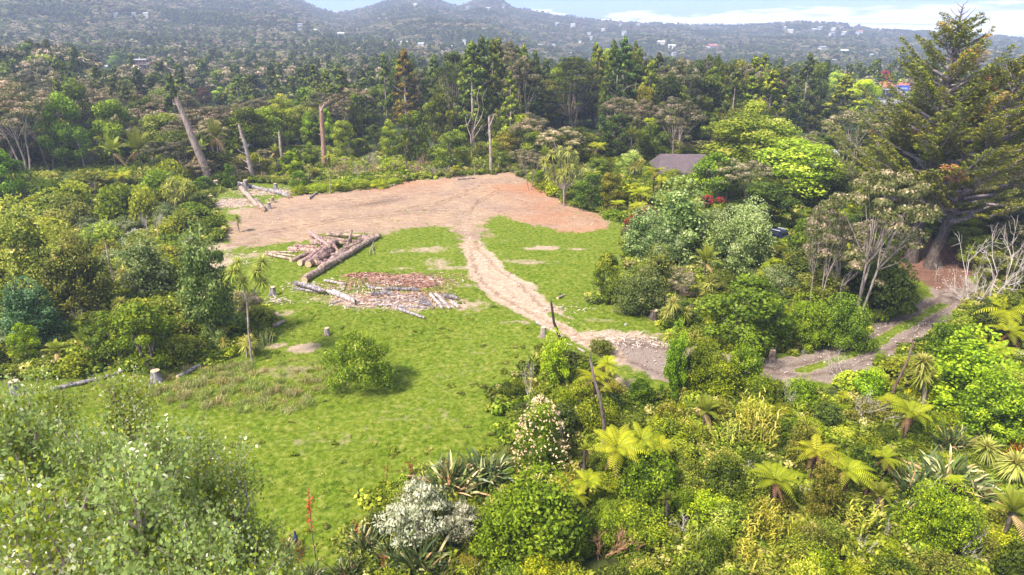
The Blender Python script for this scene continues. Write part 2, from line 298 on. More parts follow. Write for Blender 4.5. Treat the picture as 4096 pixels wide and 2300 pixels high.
def zone_values(P):
    n = vnoise(P[:, 0], P[:, 1], 5, 31); n2 = vnoise(P[:, 0], P[:, 1], 1.7, 32)
    wob = .55 * n + .3 * n2
    dirt = sstep(3.0, -2.6, sdf(P, DIRT) + wob * 1.3)
    road = sstep(1.0, -.9, sdf(P, ROAD) + wob * .7)
    road = road * (1 - .62 * sstep(at(470, 262)[1], at(470, 232)[1], P[:, 1] + wob) * (P[:, 0] < at(510, 250)[0]))
    for pts, w in STRIPS:
        road = road * (1 - .9 * sstep(w, w * .4, line_d(P, pts) + wob * .3))
    patch = np.zeros(len(P))
    for px, py, rx, ry, k in PATCH:
        c = at(px, py)[:2]; d = np.hypot((P[:, 0] - c[0]) / rx, (P[:, 1] - c[1]) / ry)
        patch = np.maximum(patch, k * sstep(1.5, .15, d + .5 * wob))
    op = sdf(P, OPEN)
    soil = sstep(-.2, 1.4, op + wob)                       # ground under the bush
    gx = at(604, 336)[0]; gravel = road * sstep(gx - 3, gx + 5, P[:, 0] + wob * 2)
    litter = sstep(1.5, -1.5, sdf(P, LITTER) + wob)
    sr = sdf(P, ROAD); rut = np.exp(-((-sr - 1.0 + .25 * n2) / .33) ** 2) * road * .8
    for arc in ARCS:
        rut = np.maximum(rut, .75 * np.exp(-(line_d(P, arc) + .10 * n2) ** 2 / .05) * (dirt > .5))
        rut = np.maximum(rut, .65 * np.exp(-(line_d(P, [(a, b + 2.6) for a, b in arc]) + .10 * n2) ** 2 / .05) * (dirt > .5))
    return dict(rut=rut, edge=np.clip(sstep(-7, -.5, sdf(P, DIRT) + 1.5 * wob), 0, 1) * dirt, dirt=dirt, road=road, patch=patch, soil=soil, gravel=gravel, litter=litter)
def ground_mat():
    m, nt, N, L = nmat('clearing ground')
    tc = N('ShaderNodeTexCoord')
    def noise(s, d=6, r=.6, st=(1, 1, 1)):
        mp = N('ShaderNodeMapping'); mp.inputs['Scale'].default_value = st; L(tc.outputs['Object'], mp.inputs[0])
        n = N('ShaderNodeTexNoise'); n.inputs['Scale'].default_value = s; n.inputs['Detail'].default_value = d; n.inputs['Roughness'].default_value = r; L(mp.outputs[0], n.inputs['Vector']); return n.outputs[0]
    def attr(k): a = N('ShaderNodeAttribute'); a.attribute_name = k; return a.outputs['Fac']
    def mix(f, a, b):
        x = N('ShaderNodeMix'); x.data_type = 'RGBA'; L(f, x.inputs[0]); L(a, x.inputs[6]); L(b, x.inputs[7]); return x.outputs[2]
    def rp(f, st): r = ramp(N, st); L(f, r.inputs[0]); return r.outputs[0]
    def mask(k, nz, amt=.9, lo=.42, hi=.60):
        a = N('ShaderNodeMath'); a.operation = 'MULTIPLY_ADD'; L(nz, a.inputs[0]); a.inputs[1].default_value = amt
        b = N('ShaderNodeMath'); b.operation = 'SUBTRACT'; b.inputs[1].default_value = amt * .5; L(attr(k), b.inputs[0]); L(b.outputs[0], a.inputs[2])
        r = N('ShaderNodeMapRange'); r.inputs[1].default_value = lo; r.inputs[2].default_value = hi; L(a.outputs[0], r.inputs[0]); return r.outputs[0]
    ns = noise(1.15, 7, .68); nb, nm, nf, nff = noise(.07, 4), noise(.45, 6), noise(2.6, 6, .7), noise(11, 4, .7)
    strk = noise(.5, 6, .65, (1.0, 3.2, 1)); strk2 = noise(.9, 7, .72, (.7, 4.5, 1))
    grass = mix(nm, rp(nf, [(.32, G(.025, .065, .002)), (.52, G(.09, .165, .003)), (.72, G(.20, .26, .008))]), rp(nf, [(.3, G(.08, .12, .006)), (.5, G(.20, .22, .02)), (.7, G(.40, .32, .13))]))
    dirt = mix(nff, rp(strk, [(.30, G(.22, .12, .07)), (.44, G(.36, .225, .145)), (.58, G(.49, .345, .23)), (.74, G(.62, .48, .32))]), rp(nf, [(.3, G(.18, .10, .065)), (.6, G(.44, .295, .20)), (.8, G(.58, .44, .30))]))
    dirt = mix(rp(noise(.16, 5, .6), [(.40, G(0, 0, 0)), (.62, G(1, 1, 1))]), dirt, rp(strk2, [(.34, G(.15, .085, .06)), (.5, G(.32, .21, .155)), (.70, G(.50, .38, .29))]))
    dirt = mix(attr('ash'), dirt, rp(nf, [(.3, G(.07, .04, .03)), (.7, G(.26, .17, .12))]))
    redness = mix(rp(nb, [(.42, G(0, 0, 0)), (.60, G(1, 1, 1))]), dirt, rp(nf, [(.3, G(.30, .115, .055)), (.7, G(.50, .25, .145))]))
    dirt = mix(attr('red'), dirt, redness)
    track = rp(nf, [(.28, G(.28, .18, .12)), (.5, G(.46, .33, .235)), (.75, G(.60, .48, .36))])
    gravel = rp(nff, [(.3, G(.12, .088, .074)), (.5, G(.26, .195, .165)), (.72, G(.44, .35, .28))])
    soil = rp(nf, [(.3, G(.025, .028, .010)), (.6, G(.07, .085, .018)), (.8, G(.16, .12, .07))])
    chips = rp(nff, [(.3, G(.20, .12, .07)), (.5, G(.42, .30, .21)), (.7, G(.62, .50, .39))])
    litter = rp(nf, [(.3, G(.10, .05, .035)), (.6, G(.24, .125, .085)), (.8, G(.40, .26, .18))])
    c = mix(mask('patch', ns, 1.1, .36, .66), grass, chips)
    c = mix(mask('dirt', ns, 1.5, .40, .62), c, dirt)
    grassin = N('ShaderNodeMath'); grassin.operation = 'MULTIPLY'; L(rp(noise(.9, 7, .7), [(.56, G(0, 0, 0)), (.66, G(1, 1, 1))]), grassin.inputs[0]); L(attr('weedy'), grassin.inputs[1])
    c = mix(grassin.outputs[0], c, grass)
    c = mix(mask('road', ns, 1.1, .34, .66), c, track); c = mix(mask('gravel', ns, 1.2, .30, .75), c, gravel)
    dk = N('ShaderNodeMix'); dk.data_type = 'RGBA'; dk.blend_type = 'MULTIPLY'; L(mask('rut', ns, .5, .25, .75), dk.inputs[0]); L(c, dk.inputs[6]); dk.inputs[7].default_value = (.66, .60, .56, 1); c = dk.outputs[2]
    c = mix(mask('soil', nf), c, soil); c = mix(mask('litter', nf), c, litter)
    p = N('ShaderNodeBsdfPrincipled'); p.inputs['Roughness'].default_value = .9; p.inputs['Specular IOR Level'].default_value = .1; L(c, p.inputs['Base Color'])
    b = N('ShaderNodeBump'); b.inputs['Strength'].default_value = .6; b.inputs['Distance'].default_value = .12; L(nf, b.inputs['Height']); L(b.outputs[0], p.inputs['Normal'])
    o = N('ShaderNodeOutputMaterial'); L(p.outputs[0], o.inputs[0]); return m
def build_ground():
    gm = ground_mat(); st = .33
    xs = np.arange(-105, 112, st); ys = np.arange(12, 150, st)
    X, Y = np.meshgrid(xs, ys); P = np.stack([X.ravel(), Y.ravel()], -1)
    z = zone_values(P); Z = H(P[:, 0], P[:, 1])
    Z = Z - .10 * z['road'] + .05 * z['dirt'] * vnoise(P[:, 0], P[:, 1], 1.3, 77) + .10 * vnoise(P[:, 0], P[:, 1], 1.1, 78) * (1 - z['road'])
    px, py, _ = project(P[:, 0], P[:, 1], 0)
    z['red'] = sstep(560, 470, px) * 0 + sstep(200, 178, py) * .8 + sstep(478, 560, px) * .8
    z['red'] = np.clip(z['red'], 0, 1)
    z['weedy'] = sstep(198, 212, py) * sstep(300, 400, px) * sstep(500, 470, px)
    z['weedy'] = np.maximum(z['weedy'], .85 * z['edge'] * sstep(203, 212, py))
    z['ash'] = .85 * np.exp(-(((px - 375 - (py - 203) * -3) / 17) ** 2 + ((py - 203 + (px - 375) * .1) / 2.6) ** 2))
    nx, ny = len(xs), len(ys); i, j = np.meshgrid(np.arange(nx - 1), np.arange(ny - 1)); i = i.ravel(); j = j.ravel()
    F = np.stack([j * nx + i, j * nx + i + 1, (j + 1) * nx + i + 1, (j + 1) * nx + i], -1)
    d = z['dirt'][F].mean(1); r = z['road'][F].mean(1)
    cls = np.where(r > .5, 2, np.where(d > .5, 1, 0))
    for k, nm in enumerate(('ground', 'dirt_clearing', 'driveway')):
        f = F[cls == k]; used, inv = np.unique(f, return_inverse=True); mb = MB()
        mb.add(np.stack([P[used, 0], P[used, 1], Z[used]], -1), inv.reshape(-1, 4))
        me = mb.mesh(nm, gm, True)
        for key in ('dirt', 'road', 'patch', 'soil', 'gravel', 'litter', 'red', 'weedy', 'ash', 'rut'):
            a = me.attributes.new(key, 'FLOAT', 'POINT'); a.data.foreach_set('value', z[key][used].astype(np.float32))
        structure(link(nm, me))
    # hills: one polar sheet from under the clearing out to beyond the skyline
    az = np.linspace(-1.15, 1.15, 330); rr = np.concatenate([np.geomspace(1, 160, 24), np.geomspace(166, 3250, 150)])
    A, R = np.meshgrid(az, rr); x, y = R * np.sin(A), R * np.cos(A); zz = H(x, y) - 1.2 * (R < 158)
    zz = np.where((R < 200) & ((np.abs(x) > 104) | (y > 148)) & (R > 100), H(x, y), zz)
    inside = (x > -106) & (x < 113) & (y > 11) & (y < 151); zz = np.where(inside, H(x, y) - 1.5, H(x, y))
    na, nr = len(az), len(rr); i, j = np.meshgrid(np.arange(na - 1), np.arange(nr - 1)); i = i.ravel(); j = j.ravel()
    mb = MB(); mb.add(np.stack([x.ravel(), y.ravel(), zz.ravel()], -1), np.stack([j * na + i, j * na + i + 1, (j + 1) * na + i + 1, (j + 1) * na + i], -1))
    structure(link('hills', mb.mesh('hills', solid_mat('forest floor', G(.020, .035, .010), G(.07, .10, .03), .02, .95), True)))
build_ground()

# ------------------------------------------------------------------ plant shapes
def puffs(mb, rs, C, Rd, per, leaf, mat=0, v0=.42, vp=.16, vl=.20, vtop=.16, jit=.55, lift=.25, aspect=.62, fill=.5, half=False):
    """leaf clumps: each puff is a shell of leaves round centre C with radii Rd"""
    n = len(C); C = np.repeat(C, per, 0); R = np.repeat(Rd, per, 0)
    d = unit(rs.randn(n * per, 3) + np.array([0, 0, lift]))
    if half: d[:, 2] = np.where(d[:, 2] < -.15, -d[:, 2] * .6, d[:, 2])
    r = fill + (1.05 - fill) * rs.rand(n * per, 1) ** .5
    P = C + d * R * r
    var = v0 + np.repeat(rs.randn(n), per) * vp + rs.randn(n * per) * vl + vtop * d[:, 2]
    s = leaf * (.65 + .7 * rs.rand(n * per))
    leaves(mb, P, d + rs.randn(n * per, 3) * jit, s, rs, np.clip(var, 0, 1), aspect, mat)
def dome_centers(rs, n, R, h0, h1, flat_top=1.0, shell=.62):
    a = rs.rand(n) * 2 * math.pi; u = rs.rand(n); el = np.arcsin(u ** .8)
    rr = shell + (1 - shell) * rs.rand(n)
    x = R * np.cos(el) * np.cos(a) * rr; y = R * np.cos(el) * np.sin(a) * rr
    return np.stack([x, y, h0 + (h1 - h0) * np.sin(el) * (.75 + .25 * rr)], -1)
LIB = {}
def variants(key, n, fn):
    LIB[key] = [fn(np.random.RandomState(hash_(key) + 17 * k), k) for k in range(n)]
def hash_(s): return sum((i + 3) * ord(c) for i, c in enumerate(s)) % 10000
# each library entry is (crown mesh, [(part name, mesh), ...], height, radius)
def mk_shrub(mat, leaf, per, R=1.3, h=2.2, n=26, pr=.52, **kw):
    def fn(rs, k):
        mb = MB()
        skirt = dome_centers(rs, int(n * .45), R * 1.02, h * .10, h * .45)
        top = dome_centers(rs, n, R * .82, h * .30, h * .86)
        C = np.vstack([skirt, top]); C[:, :2] *= (1 + .18 * rs.randn(1, 2))
        Rd = np.tile([[pr, pr, pr * .8]], (len(C), 1)) * (.45 + .85 * rs.rand(len(C), 1)); C = C + rs.randn(len(C), 3) * [R * .10, R * .10, h * .05]
        puffs(mb, rs, C, Rd, per, leaf, **kw)
        # loose shoots that break the outline
        m_ = n * 12; S = dome_centers(rs, m_, R * 1.2, h * .2, h * 1.16, shell=.82)
        leaves(mb, S + rs.randn(m_, 3) * .06, rs.randn(m_, 3), leaf * 1.1, rs, .55 + .3 * rs.rand(m_))
        for q in range(9):
            e = C[rs.randint(len(C))] * 1.12; tube(mb, [[0, 0, 0], e * .55 + rs.randn(3) * .1, e], [.05, .03, .010], 4, mat=1, cap=False)
        return mb.mesh('leafy_shrub', [mat, M['pale']]), [], h, R
    return fn
variants('shrub', 5, mk_shrub(M['broad'], .125, 330))
variants('shrubfine', 4, mk_shrub(M['fine'], .13, 300, n=24, jit=.9, fill=.3))
variants('shrubgrey', 3, mk_shrub(M['grey'], .13, 320, vl=.24))
variants('shrubfar', 5, mk_shrub(M['broad'], .26, 95))
variants('shrubfinefar', 4, mk_shrub(M['fine'], .22, 110, jit=.9, fill=.3))
variants('shrubdark', 3, mk_shrub(M['dark'], .20, 150))
def mk_low(rs, k):
    mb = MB(); C = dome_centers(rs, 10, .9, .05, .5); puffs(mb, rs, C, np.tile([[.36, .36, .28]], (10, 1)), 70, .20)
    return mb.mesh('undergrowth_clump', M['broad']), [], .7, 1.0
variants('low', 3, mk_low)
for a_, m_, q_ in (('shrubtall', 'broad', .15), ('shrubgreytall', 'grey', .15), ('shrubfinetall', 'fine', .13), ('shrubdarktall', 'dark', .19)):
    variants(a_, 2, mk_shrub(M[m_], q_, 190, R=1.35, h=4.4, n=52, pr=.5))
for a_, m_, q_ in (('shrubbig', 'broad', .14), ('shrubgreybig', 'grey', .13), ('shrubfinebig', 'fine', .14), ('shrubdarkbig', 'dark', .2)):
    variants(a_, 2, mk_shrub(M[m_], q_, 260, R=2.5, h=4.0, n=95, pr=.6))
BIG = dict(shrub='shrubbig', shrubgrey='shrubgreybig', shrubfine='shrubfinebig', shrubdark='shrubdarkbig')
TALL = dict(shrub='shrubtall', shrubgrey='shrubgreytall', shrubfine='shrubfinetall', shrubdark='shrubdarktall')
def mk_low2(rs, k):
    mb = MB(); C = dome_centers(rs, 10, .9, .05, .5); puffs(mb, rs, C, np.tile([[.36, .36, .28]], (10, 1)), 70, .17, jit=1.0)
    return mb.mesh('undergrowth_clump', M['fine']), [], .7, 1.0
variants('low2', 2, mk_low2)

def stems(mb, rs, targets, base_r, fork=.45, sides=5, nst=3, spread=.35, crook=.25, H0=0):
    """a few stems from the ground, each forking to its share of the targets"""
    T = targets[np.argsort(np.arctan2(targets[:, 1], targets[:, 0]))]
    for grp in np.array_split(T, nst):
        if not len(grp): continue
        c = grp.mean(0); b = np.array([c[0] * .06, c[1] * .06, -.3]) + rs.randn(3) * [.1, .1, 0]
        f = b + (c - b) * np.array([spread, spread, fork]) + rs.randn(3) * [.2, .2, 0]
        mid = (b + f) / 2 + rs.randn(3) * [crook, crook, 0]
        tube(mb, [b, mid, f], [base_r, base_r * .8, base_r * .6], sides, cap=False)
        for t in grp:
            m1 = f + (t - f) * .45 + rs.randn(3) * crook; tube(mb, [f, m1, t], [base_r * .42, base_r * .28, base_r * .10], 4, cap=False)
def mk_kanuka(rs, k, big=False):
    h = 11.0; R = 3.8 if not big else 4.6; mb = MB(); n = 40 if not big else 46
    a = rs.rand(n) * 6.283; rr = R * np.sqrt(rs.rand(n)) * .95
    z = h * (.94 - .24 * (rr / R) ** 2.2) + rs.randn(n) * .25 - (rs.rand(n) < (.30 if not big else .4)) * rs.rand(n) * h * .26
    C = np.stack([rr * np.cos(a), rr * np.sin(a), z], -1)
    s = (.6 + .55 * rs.rand(n, 1)); Rd = np.tile([[.95, .95, .62]] if not big else [[.95, .95, .42]], (n, 1)) * s
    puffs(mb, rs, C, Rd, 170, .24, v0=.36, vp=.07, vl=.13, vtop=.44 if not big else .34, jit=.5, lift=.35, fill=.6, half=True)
    crown = mb.mesh('crown', M['kanuka'])
    tb = MB(); stems(tb, rs, C[::2] - [0, 0, .2], .13, .55, nst=3 + k % 3)
    return crown, [('trunk', tb.mesh('trunk', M['pale'], True))], h, R
variants('kanuka', 5, mk_kanuka)
variants('kanukabig', 2, lambda rs, k: mk_kanuka(rs, k, True))
def mk_tree(mat, leaf, per, h=9.0, R=3.0, n=34, low=.18, key='broad'):
    def fn(rs, k):
        mb = MB(); u = rs.rand(n); hh = low + (1 - low) * u
        prof = np.sin(np.clip((hh - low) / (1 - low), 0, 1) ** .75 * math.pi * .93 + .18) ** .6
        a = rs.rand(n) * 6.283; rr = R * prof * (.5 + .45 * rs.rand(n))
        C = np.stack([rr * np.cos(a), rr * np.sin(a), h * (hh * .92)], -1)
        Rd = np.tile([[1.15, 1.15, .85]], (n, 1)) * (.55 + .65 * rs.rand(n, 1)) * R / 3
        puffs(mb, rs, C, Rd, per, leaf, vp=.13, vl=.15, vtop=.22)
        tb = MB(); stems(tb, rs, C[::4], .2, .4, nst=2)
        return mb.mesh('crown', mat), [('trunk', tb.mesh('trunk', M['bark'], True))], h, R
    return fn
variants('broadtree', 4, mk_tree(M['broad'], .30, 190))
variants('darktree', 4, mk_tree(M['dark'], .30, 190))
variants('finetree', 4, mk_tree(M['fine'], .26, 220, n=40))
variants('greytree', 2, mk_tree(M['grey'], .26, 220))
def mk_conifer(rs, k):
    h = 18.0; R = 2.9 + .5 * (k % 3); mb = MB(); n = 105
    u = rs.rand(n) ** .9; hh = .12 + .88 * u
    rr = R * (1 - ((hh - .12) / .9) ** 1.5) ** .75 * (.45 + .5 * rs.rand(n)); a = rs.rand(n) * 6.283
    C = np.stack([rr * np.cos(a), rr * np.sin(a), h * hh * .985], -1)
    s = (.42 + .5 * rs.rand(n, 1)) * (1.15 - .5 * hh[:, None])
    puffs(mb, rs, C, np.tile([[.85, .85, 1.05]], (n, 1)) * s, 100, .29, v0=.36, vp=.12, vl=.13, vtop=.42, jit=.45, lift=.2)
    tip = np.stack([rs.randn(6) * .12, rs.randn(6) * .12, h * (.93 + .07 * rs.rand(6))], -1)
    puffs(mb, rs, tip, np.tile([[.3, .3, .5]], (6, 1)), 30, .3)
    tb = MB(); tube(tb, [[0, 0, -.5], [.1, 0, h * .5], [0, 0, h * .95]], [.3, .2, .04], 7)
    for q in range(10):
        z = h * (.1 + .5 * rs.rand()); aa = rs.rand() * 6.28; L_ = R * .8; tube(tb, [[0, 0, z], [L_ * .6 * math.cos(aa), L_ * .6 * math.sin(aa), z + .8], [L_ * math.cos(aa), L_ * math.sin(aa), z + 1.8]], [.09, .06, .02], 4, cap=False)
    return mb.mesh('crown', M['conifer']), [('trunk', tb.mesh('trunk', M['pale'], True))], h, R
variants('conifer', 6, mk_conifer)
def mk_pine(rs, k):     # wide dark pine with layered crown
    h = 17.0; R = 6.5; mb = MB(); n = 90; hh = .3 + .7 * rs.rand(n); rr = R * np.sin(np.clip((1.02 - hh) / .72, 0, 1) ** .6 * 1.5) * np.sqrt(rs.rand(n)); a = rs.rand(n) * 6.283
    C = np.stack([rr * np.cos(a), rr * np.sin(a), h * hh], -1); puffs(mb, rs, C, np.tile([[1.4, 1.4, .6]], (n, 1)) * (.6 + .6 * rs.rand(n, 1)), 130, .34, jit=1, v0=.36, vtop=.2)
    tb = MB(); stems(tb, rs, C[::3], .4, .35, nst=2, crook=.4)
    return mb.mesh('crown', M['dark']), [('trunk', tb.mesh('trunk', M['pale'], True))], h, R
variants('pine', 2, mk_pine)

def frond(mb, rs, o, az, el, Lf, Wd, npin=22, droop=.55, vb=.5, pw=.040, mat=0, vee=-.15):
    """one pinnate frond: rachis curve with leaflets both sides"""
    h = np.array([math.cos(az), math.sin(az), 0]); t = np.linspace(0, 1, 9)
    def cur(t):
        t = np.asarray(t)[:, None]; return o + h * (Lf * t * math.cos(el)) + np.array([0, 0, 1.]) * (Lf * (t * math.sin(el) - droop * t ** 2.1))
    R = cur(t); tube(mb, R, np.linspace(.028, .006, 9) * (Lf / 2), 3, .25, mat, cap=False)
    tp = np.linspace(.12, .985, npin); P = cur(tp); T = unit(cur(tp + .01) - P); s = unit(np.cross(T, [0, 0, 1.])); up = np.cross(s, T)
    Lp = Wd * np.sin(np.clip(tp, 0, 1) ** .75 * math.pi * .94 + .12) ** .8
    for sg in (-1, 1):
        D = unit(s * sg + T * (.28 + .3 * tp[:, None]) + up * vee)
        blades(mb, P, D, Lp, pw * Lf / 2.2 * (1.4 - .6 * tp) * 22 / npin * 1.25, .16, 2, np.clip(vb + rs.randn(npin) * .06, 0, 1), mat, tip=.25, base=.8, side=T)
def mk_fern(rs, k):
    mb = MB(); nf = 17 + k % 3
    for i in range(nf):
        frond(mb, rs, np.array([0, 0, 0.]), i * 2.399 + rs.randn() * .1, RAD(18 + 40 * rs.rand()), 2.3 * (.75 + .4 * rs.rand()), .42, 14, .42 + .2 * rs.rand(), .3 + .55 * rs.rand())
    for i in range(4): frond(mb, rs, np.array([0, 0, -.05]), rs.rand() * 6.28, RAD(-30), 1.2, .2, 12, .5, .3, mat=1)
    tb = MB(); tube(tb, [[0, 0, -4], [.08, .03, -2], [0, 0, 0.02]], [.17, .10, .12], 8, rough=.4, rs=rs)
    return mb.mesh('frond_crown', [M['fern'], M['deadleaf']]), [('trunk', tb.mesh('trunk', M['fernbark']))], 0, 2.3
variants('fern', 5, mk_fern)
def mk_nikau(rs, k):
    mb = MB()
    for i in range(13): frond(mb, rs, np.array([0, 0, 0.]), i * 2.399, RAD(74 - 3.6 * i + 8 * rs.rand()), 2.7, .55, 26, .10 + .03 * i, .3 + .3 * rs.rand(), pw=.05, vee=.25)
    for i in range(2): frond(mb, rs, np.array([0, 0, -.1]), rs.rand() * 6.28, RAD(-10), 2.0, .4, 18, .8, .96, pw=.05)
    tb = MB(); tube(tb, [[0, 0, -5], [0, 0, -2.5], [0, 0, -.4], [0, 0, .05]], [.13, .10, .10, .15], 8)
    return mb.mesh('frond_crown', M['nikau']), [('trunk', tb.mesh('trunk', M['bark'], True))], 0, 2.4
variants('nikau', 3, mk_nikau)
def tuft(mb, rs, c, R=.75, n=110, W=.07, droop=.35, v=.5):
    d = unit(rs.randn(n, 3) + [0, 0, .35]); dead = rs.rand(n) < .06
    blades(mb, np.repeat([c], n, 0) + d * .06, d, R * (.75 + .4 * rs.rand(n)), W, droop * (.5 + rs.rand(n)), 3, np.clip(v + .5 * (rs.rand(n) - .5) + .18 * d[:, 2], 0, 1), tip=.08, base=.7)
def mk_cabbage(heads, R=.85, n=120, v=.5, tr=.09, fork=.5):
    """heads: list of tuft centres relative to the foot; the trunk forks to reach them"""
    def fn(rs, k):
        Hd = np.array(heads, float) + rs.randn(len(heads), 3) * .05 * (len(heads) > 1)
        mb = MB()
        for c in Hd: tuft(mb, rs, c, R * (.9 + .2 * rs.rand()), n, W=.075 * R / .85, v=v)
        tb = MB(); top = Hd[:, 2].max()
        if len(Hd) == 1: tube(tb, [[0, 0, -.3], Hd[0] * [.5, .5, .5], Hd[0]], [tr * 1.2, tr, tr * .8], 7)
        else:
            f = np.array([Hd[:, 0].mean() * .4, Hd[:, 1].mean() * .4, top * fork]); tube(tb, [[0, 0, -.3], f * [.3, .3, .5], f], [tr * 1.5, tr * 1.2, tr], 7)
            for c in Hd: tube(tb, [f, (f + c) / 2 + np.array([(c[0] - f[0]) * .2, (c[1] - f[1]) * .2, -.1]), c], [tr * .75, tr * .6, tr * .45], 6, cap=False)
        return mb.mesh('leaf_heads', M['sword']), [('trunk', tb.mesh('trunk', M['pale'], True))], top, R
    return fn
def mk_flax(rs, k):
    mb = MB(); n = 230; a = rs.rand(n) * 6.283; el = np.clip(RAD(78) - np.abs(rs.randn(n)) * RAD(24), RAD(18), RAD(88))
    B = np.stack([.28 * rs.randn(n), .28 * rs.randn(n), np.zeros(n)], -1)
    D = np.stack([np.cos(el) * np.cos(a), np.cos(el) * np.sin(a), np.sin(el)], -1)
    blades(mb, B, D, 2.3 * (.7 + .5 * rs.rand(n)), .13, .22 + .45 * rs.rand(n), 5, rs.rand(n) ** 1.8, side=unit(np.cross(D, [0, 0, 1.]) + rs.randn(n, 3) * .5), tip=.05, base=.6)
    return mb.mesh('flax_clump', [M['flax']]), [], 2.4, 1.8
variants('flax', 4, mk_flax)
def mk_deadshrub(h=2.2, n=46, r0=.03, spread=.9, bush=False):
    def fn(rs, k):
        mb = MB()
        def grow(p, d, L_, r, lev):
            m = p + d * L_ * .5 + rs.randn(3) * L_ * .10; e = p + d * L_ + rs.randn(3) * L_ * .12
            tube(mb, [p, m, e], [r, r * .8, r * .55], 4 if r > .02 else 3, cap=False)
            if lev:
                for _ in range(3 if lev > 1 else 4): grow(m + (e - m) * rs.rand(), unit(d + rs.randn(3) * .5 + [0, 0, .12]), L_ * (.5 + .25 * rs.rand()), r * .55, lev - 1)
        for i in range(6 if bush else 2):
            d = unit(np.array([rs.randn() * spread * .5, rs.randn() * spread * .5, 1.])); grow(np.array([rs.randn() * .15, rs.randn() * .15, -.1]), d, h * .42, r0, 3)
        return mb.mesh('dead_shrub', M['twig']), [], h * (.7 if bush else 1), h * .45
    return fn
variants('deadshrub', 4, mk_deadshrub())
variants('deadbush', 3, mk_deadshrub(2.0, bush=True, spread=1.6, r0=.022))
def mk_strawclump(rs, k):
    mb = MB(); n = 130; a = rs.rand(n) * 6.283; el = RAD(82) - np.abs(rs.randn(n)) * RAD(22); D = np.stack([np.cos(el) * np.cos(a), np.cos(el) * np.sin(a), np.sin(el)], -1)
    B = np.stack([.3 * rs.randn(n), .3 * rs.randn(n), np.zeros(n)], -1); blades(mb, B, D, .55 + .6 * rs.rand(n), .035, .35, 2, rs.rand(n), tip=.2)
    return mb.mesh('dry_grass', M['straw']), [], 1, .8
variants('straw', 3, mk_strawclump)
def mk_ginger(rs, k):   # upright canes with long yellow green leaves
    mb = MB(); 
    for i in range(26):
        b = np.array([rs.randn() * .6, rs.randn() * .6, 0]); d = unit(np.array([rs.randn() * .25, rs.randn() * .25, 1.])); L_ = 1.0 + rs.rand(); n = 9
        t = np.linspace(.3, 1, n)[:, None]; P = b + d * L_ * t; s = np.where(np.arange(n) % 2, 1, -1)[:, None]; side = unit(np.cross(d, rs.randn(3)))
        blades(mb, P, unit(side * s + d * .9), .42, .09, .35, 2, np.clip(.6 + .3 * rs.randn(n), 0, 1), tip=.1)
    return mb.mesh('ginger_plant', M['sword']), [], 1.8, 1.1
variants('ginger', 2, mk_ginger)

# ------------------------------------------------------------------ planting
CNT = {}
def put(key, name, x, y, s=1.0, sz=None, z=None, var=None, tint=None, rz=None, rs=random):
    """one plant: a mesh, or an Empty with its crown and trunk"""
    lib = LIB[key]; k = CNT.get(key, 0); CNT[key] = k + 1
    crown, parts, h, R = lib[(k if var is None else var) % len(lib)]
    loc = (x, y, float(H(x, y)) - .05 if z is None else z); rz = rs.random() * 6.283 if rz is None else rz
    scl = (s, s, sz or s); col = (*tint, 1) if tint else (1, 1, 1, 1)
    if not parts:
        o = link(name, crown, None, loc, rz, scl); o.color = col; return o
    root = link(name, None, None, loc, rz, scl); root.empty_display_size = .5
    c = link(crown.name.split('.')[0], crown, root); c.color = col
    for pn, me in parts: link(pn, me, root)
    return root
def hit(px, ybase): return at(px, ybase)
def plant(key, name, px, ybase, ytop, wpx, desc, cat, group=None, label=None, tint=None, var=None):
    """stand a plant with its foot at (px, ybase) so that it reaches up to ytop and is wpx pixels wide"""
    x, y, z = at(px, ybase); top = zat(x, y, ytop); d = project(x, y, (z + top) / 2)[2]
    if key in TALL and (top - z) / (wpx * d / FPX) > 1.15: key = TALL[key]
    elif key in BIG and wpx * d / FPX > 3.2: key = BIG[key]
    _, _, h, R = LIB[key][(CNT.get(key, 0) if var is None else var) % len(LIB[key])]
    s = (wpx * d / FPX) / (2 * R); sz = max(.2, (top - z) / h)
    o = put(key, name, x, y, s, sz, tint=tint, var=var)
    mask_add(px, (ytop + ybase) / 2, wpx * .42, (ybase - ytop) * .42, y)
    return register(o, desc, cat, group, label)
MASK = []     # picture places kept clear of filler plants standing nearer than the given distance
def mask_add(px, py, rx, ry, y=1e9): MASK.append((px, py, rx, ry, y))

# ------------------------------------------------------------------ houses, car, road things
def cm(name, c, rough=.7, spec=.3, var=.08):
    if name not in M: M[name] = solid_mat(name, tuple(v * (1 - var) for v in c), tuple(min(1, v * (1 + var)) for v in c), 1.2, rough, 0, spec=spec)
    return M[name]
def tile_mat():
    m, nt, N, L = nmat('roof tiles'); tc = N('ShaderNodeTexCoord')
    w = N('ShaderNodeTexBrick'); w.inputs['Scale'].default_value = 1; w.inputs['Brick Width'].default_value = .34; w.inputs['Row Height'].default_value = .32; w.inputs['Mortar Size'].default_value = .035
    w.inputs['Color1'].default_value = (.13, .095, .10, 1); w.inputs['Color2'].default_value = (.21, .145, .15, 1); w.inputs['Mortar'].default_value = (.05, .035, .04, 1); L(tc.outputs['Object'], w.inputs[0])
    p = N('ShaderNodeBsdfPrincipled'); p.inputs['Roughness'].default_value = .7; L(w.outputs[0], p.inputs[0]); o = N('ShaderNodeOutputMaterial'); L(p.outputs[0], o.inputs[0]); return m
M['tiles'] = tile_mat()
def obj_mb(name, mb, mats, parent=None, **k): return link(name, mb.mesh(name, mats), parent, **k)
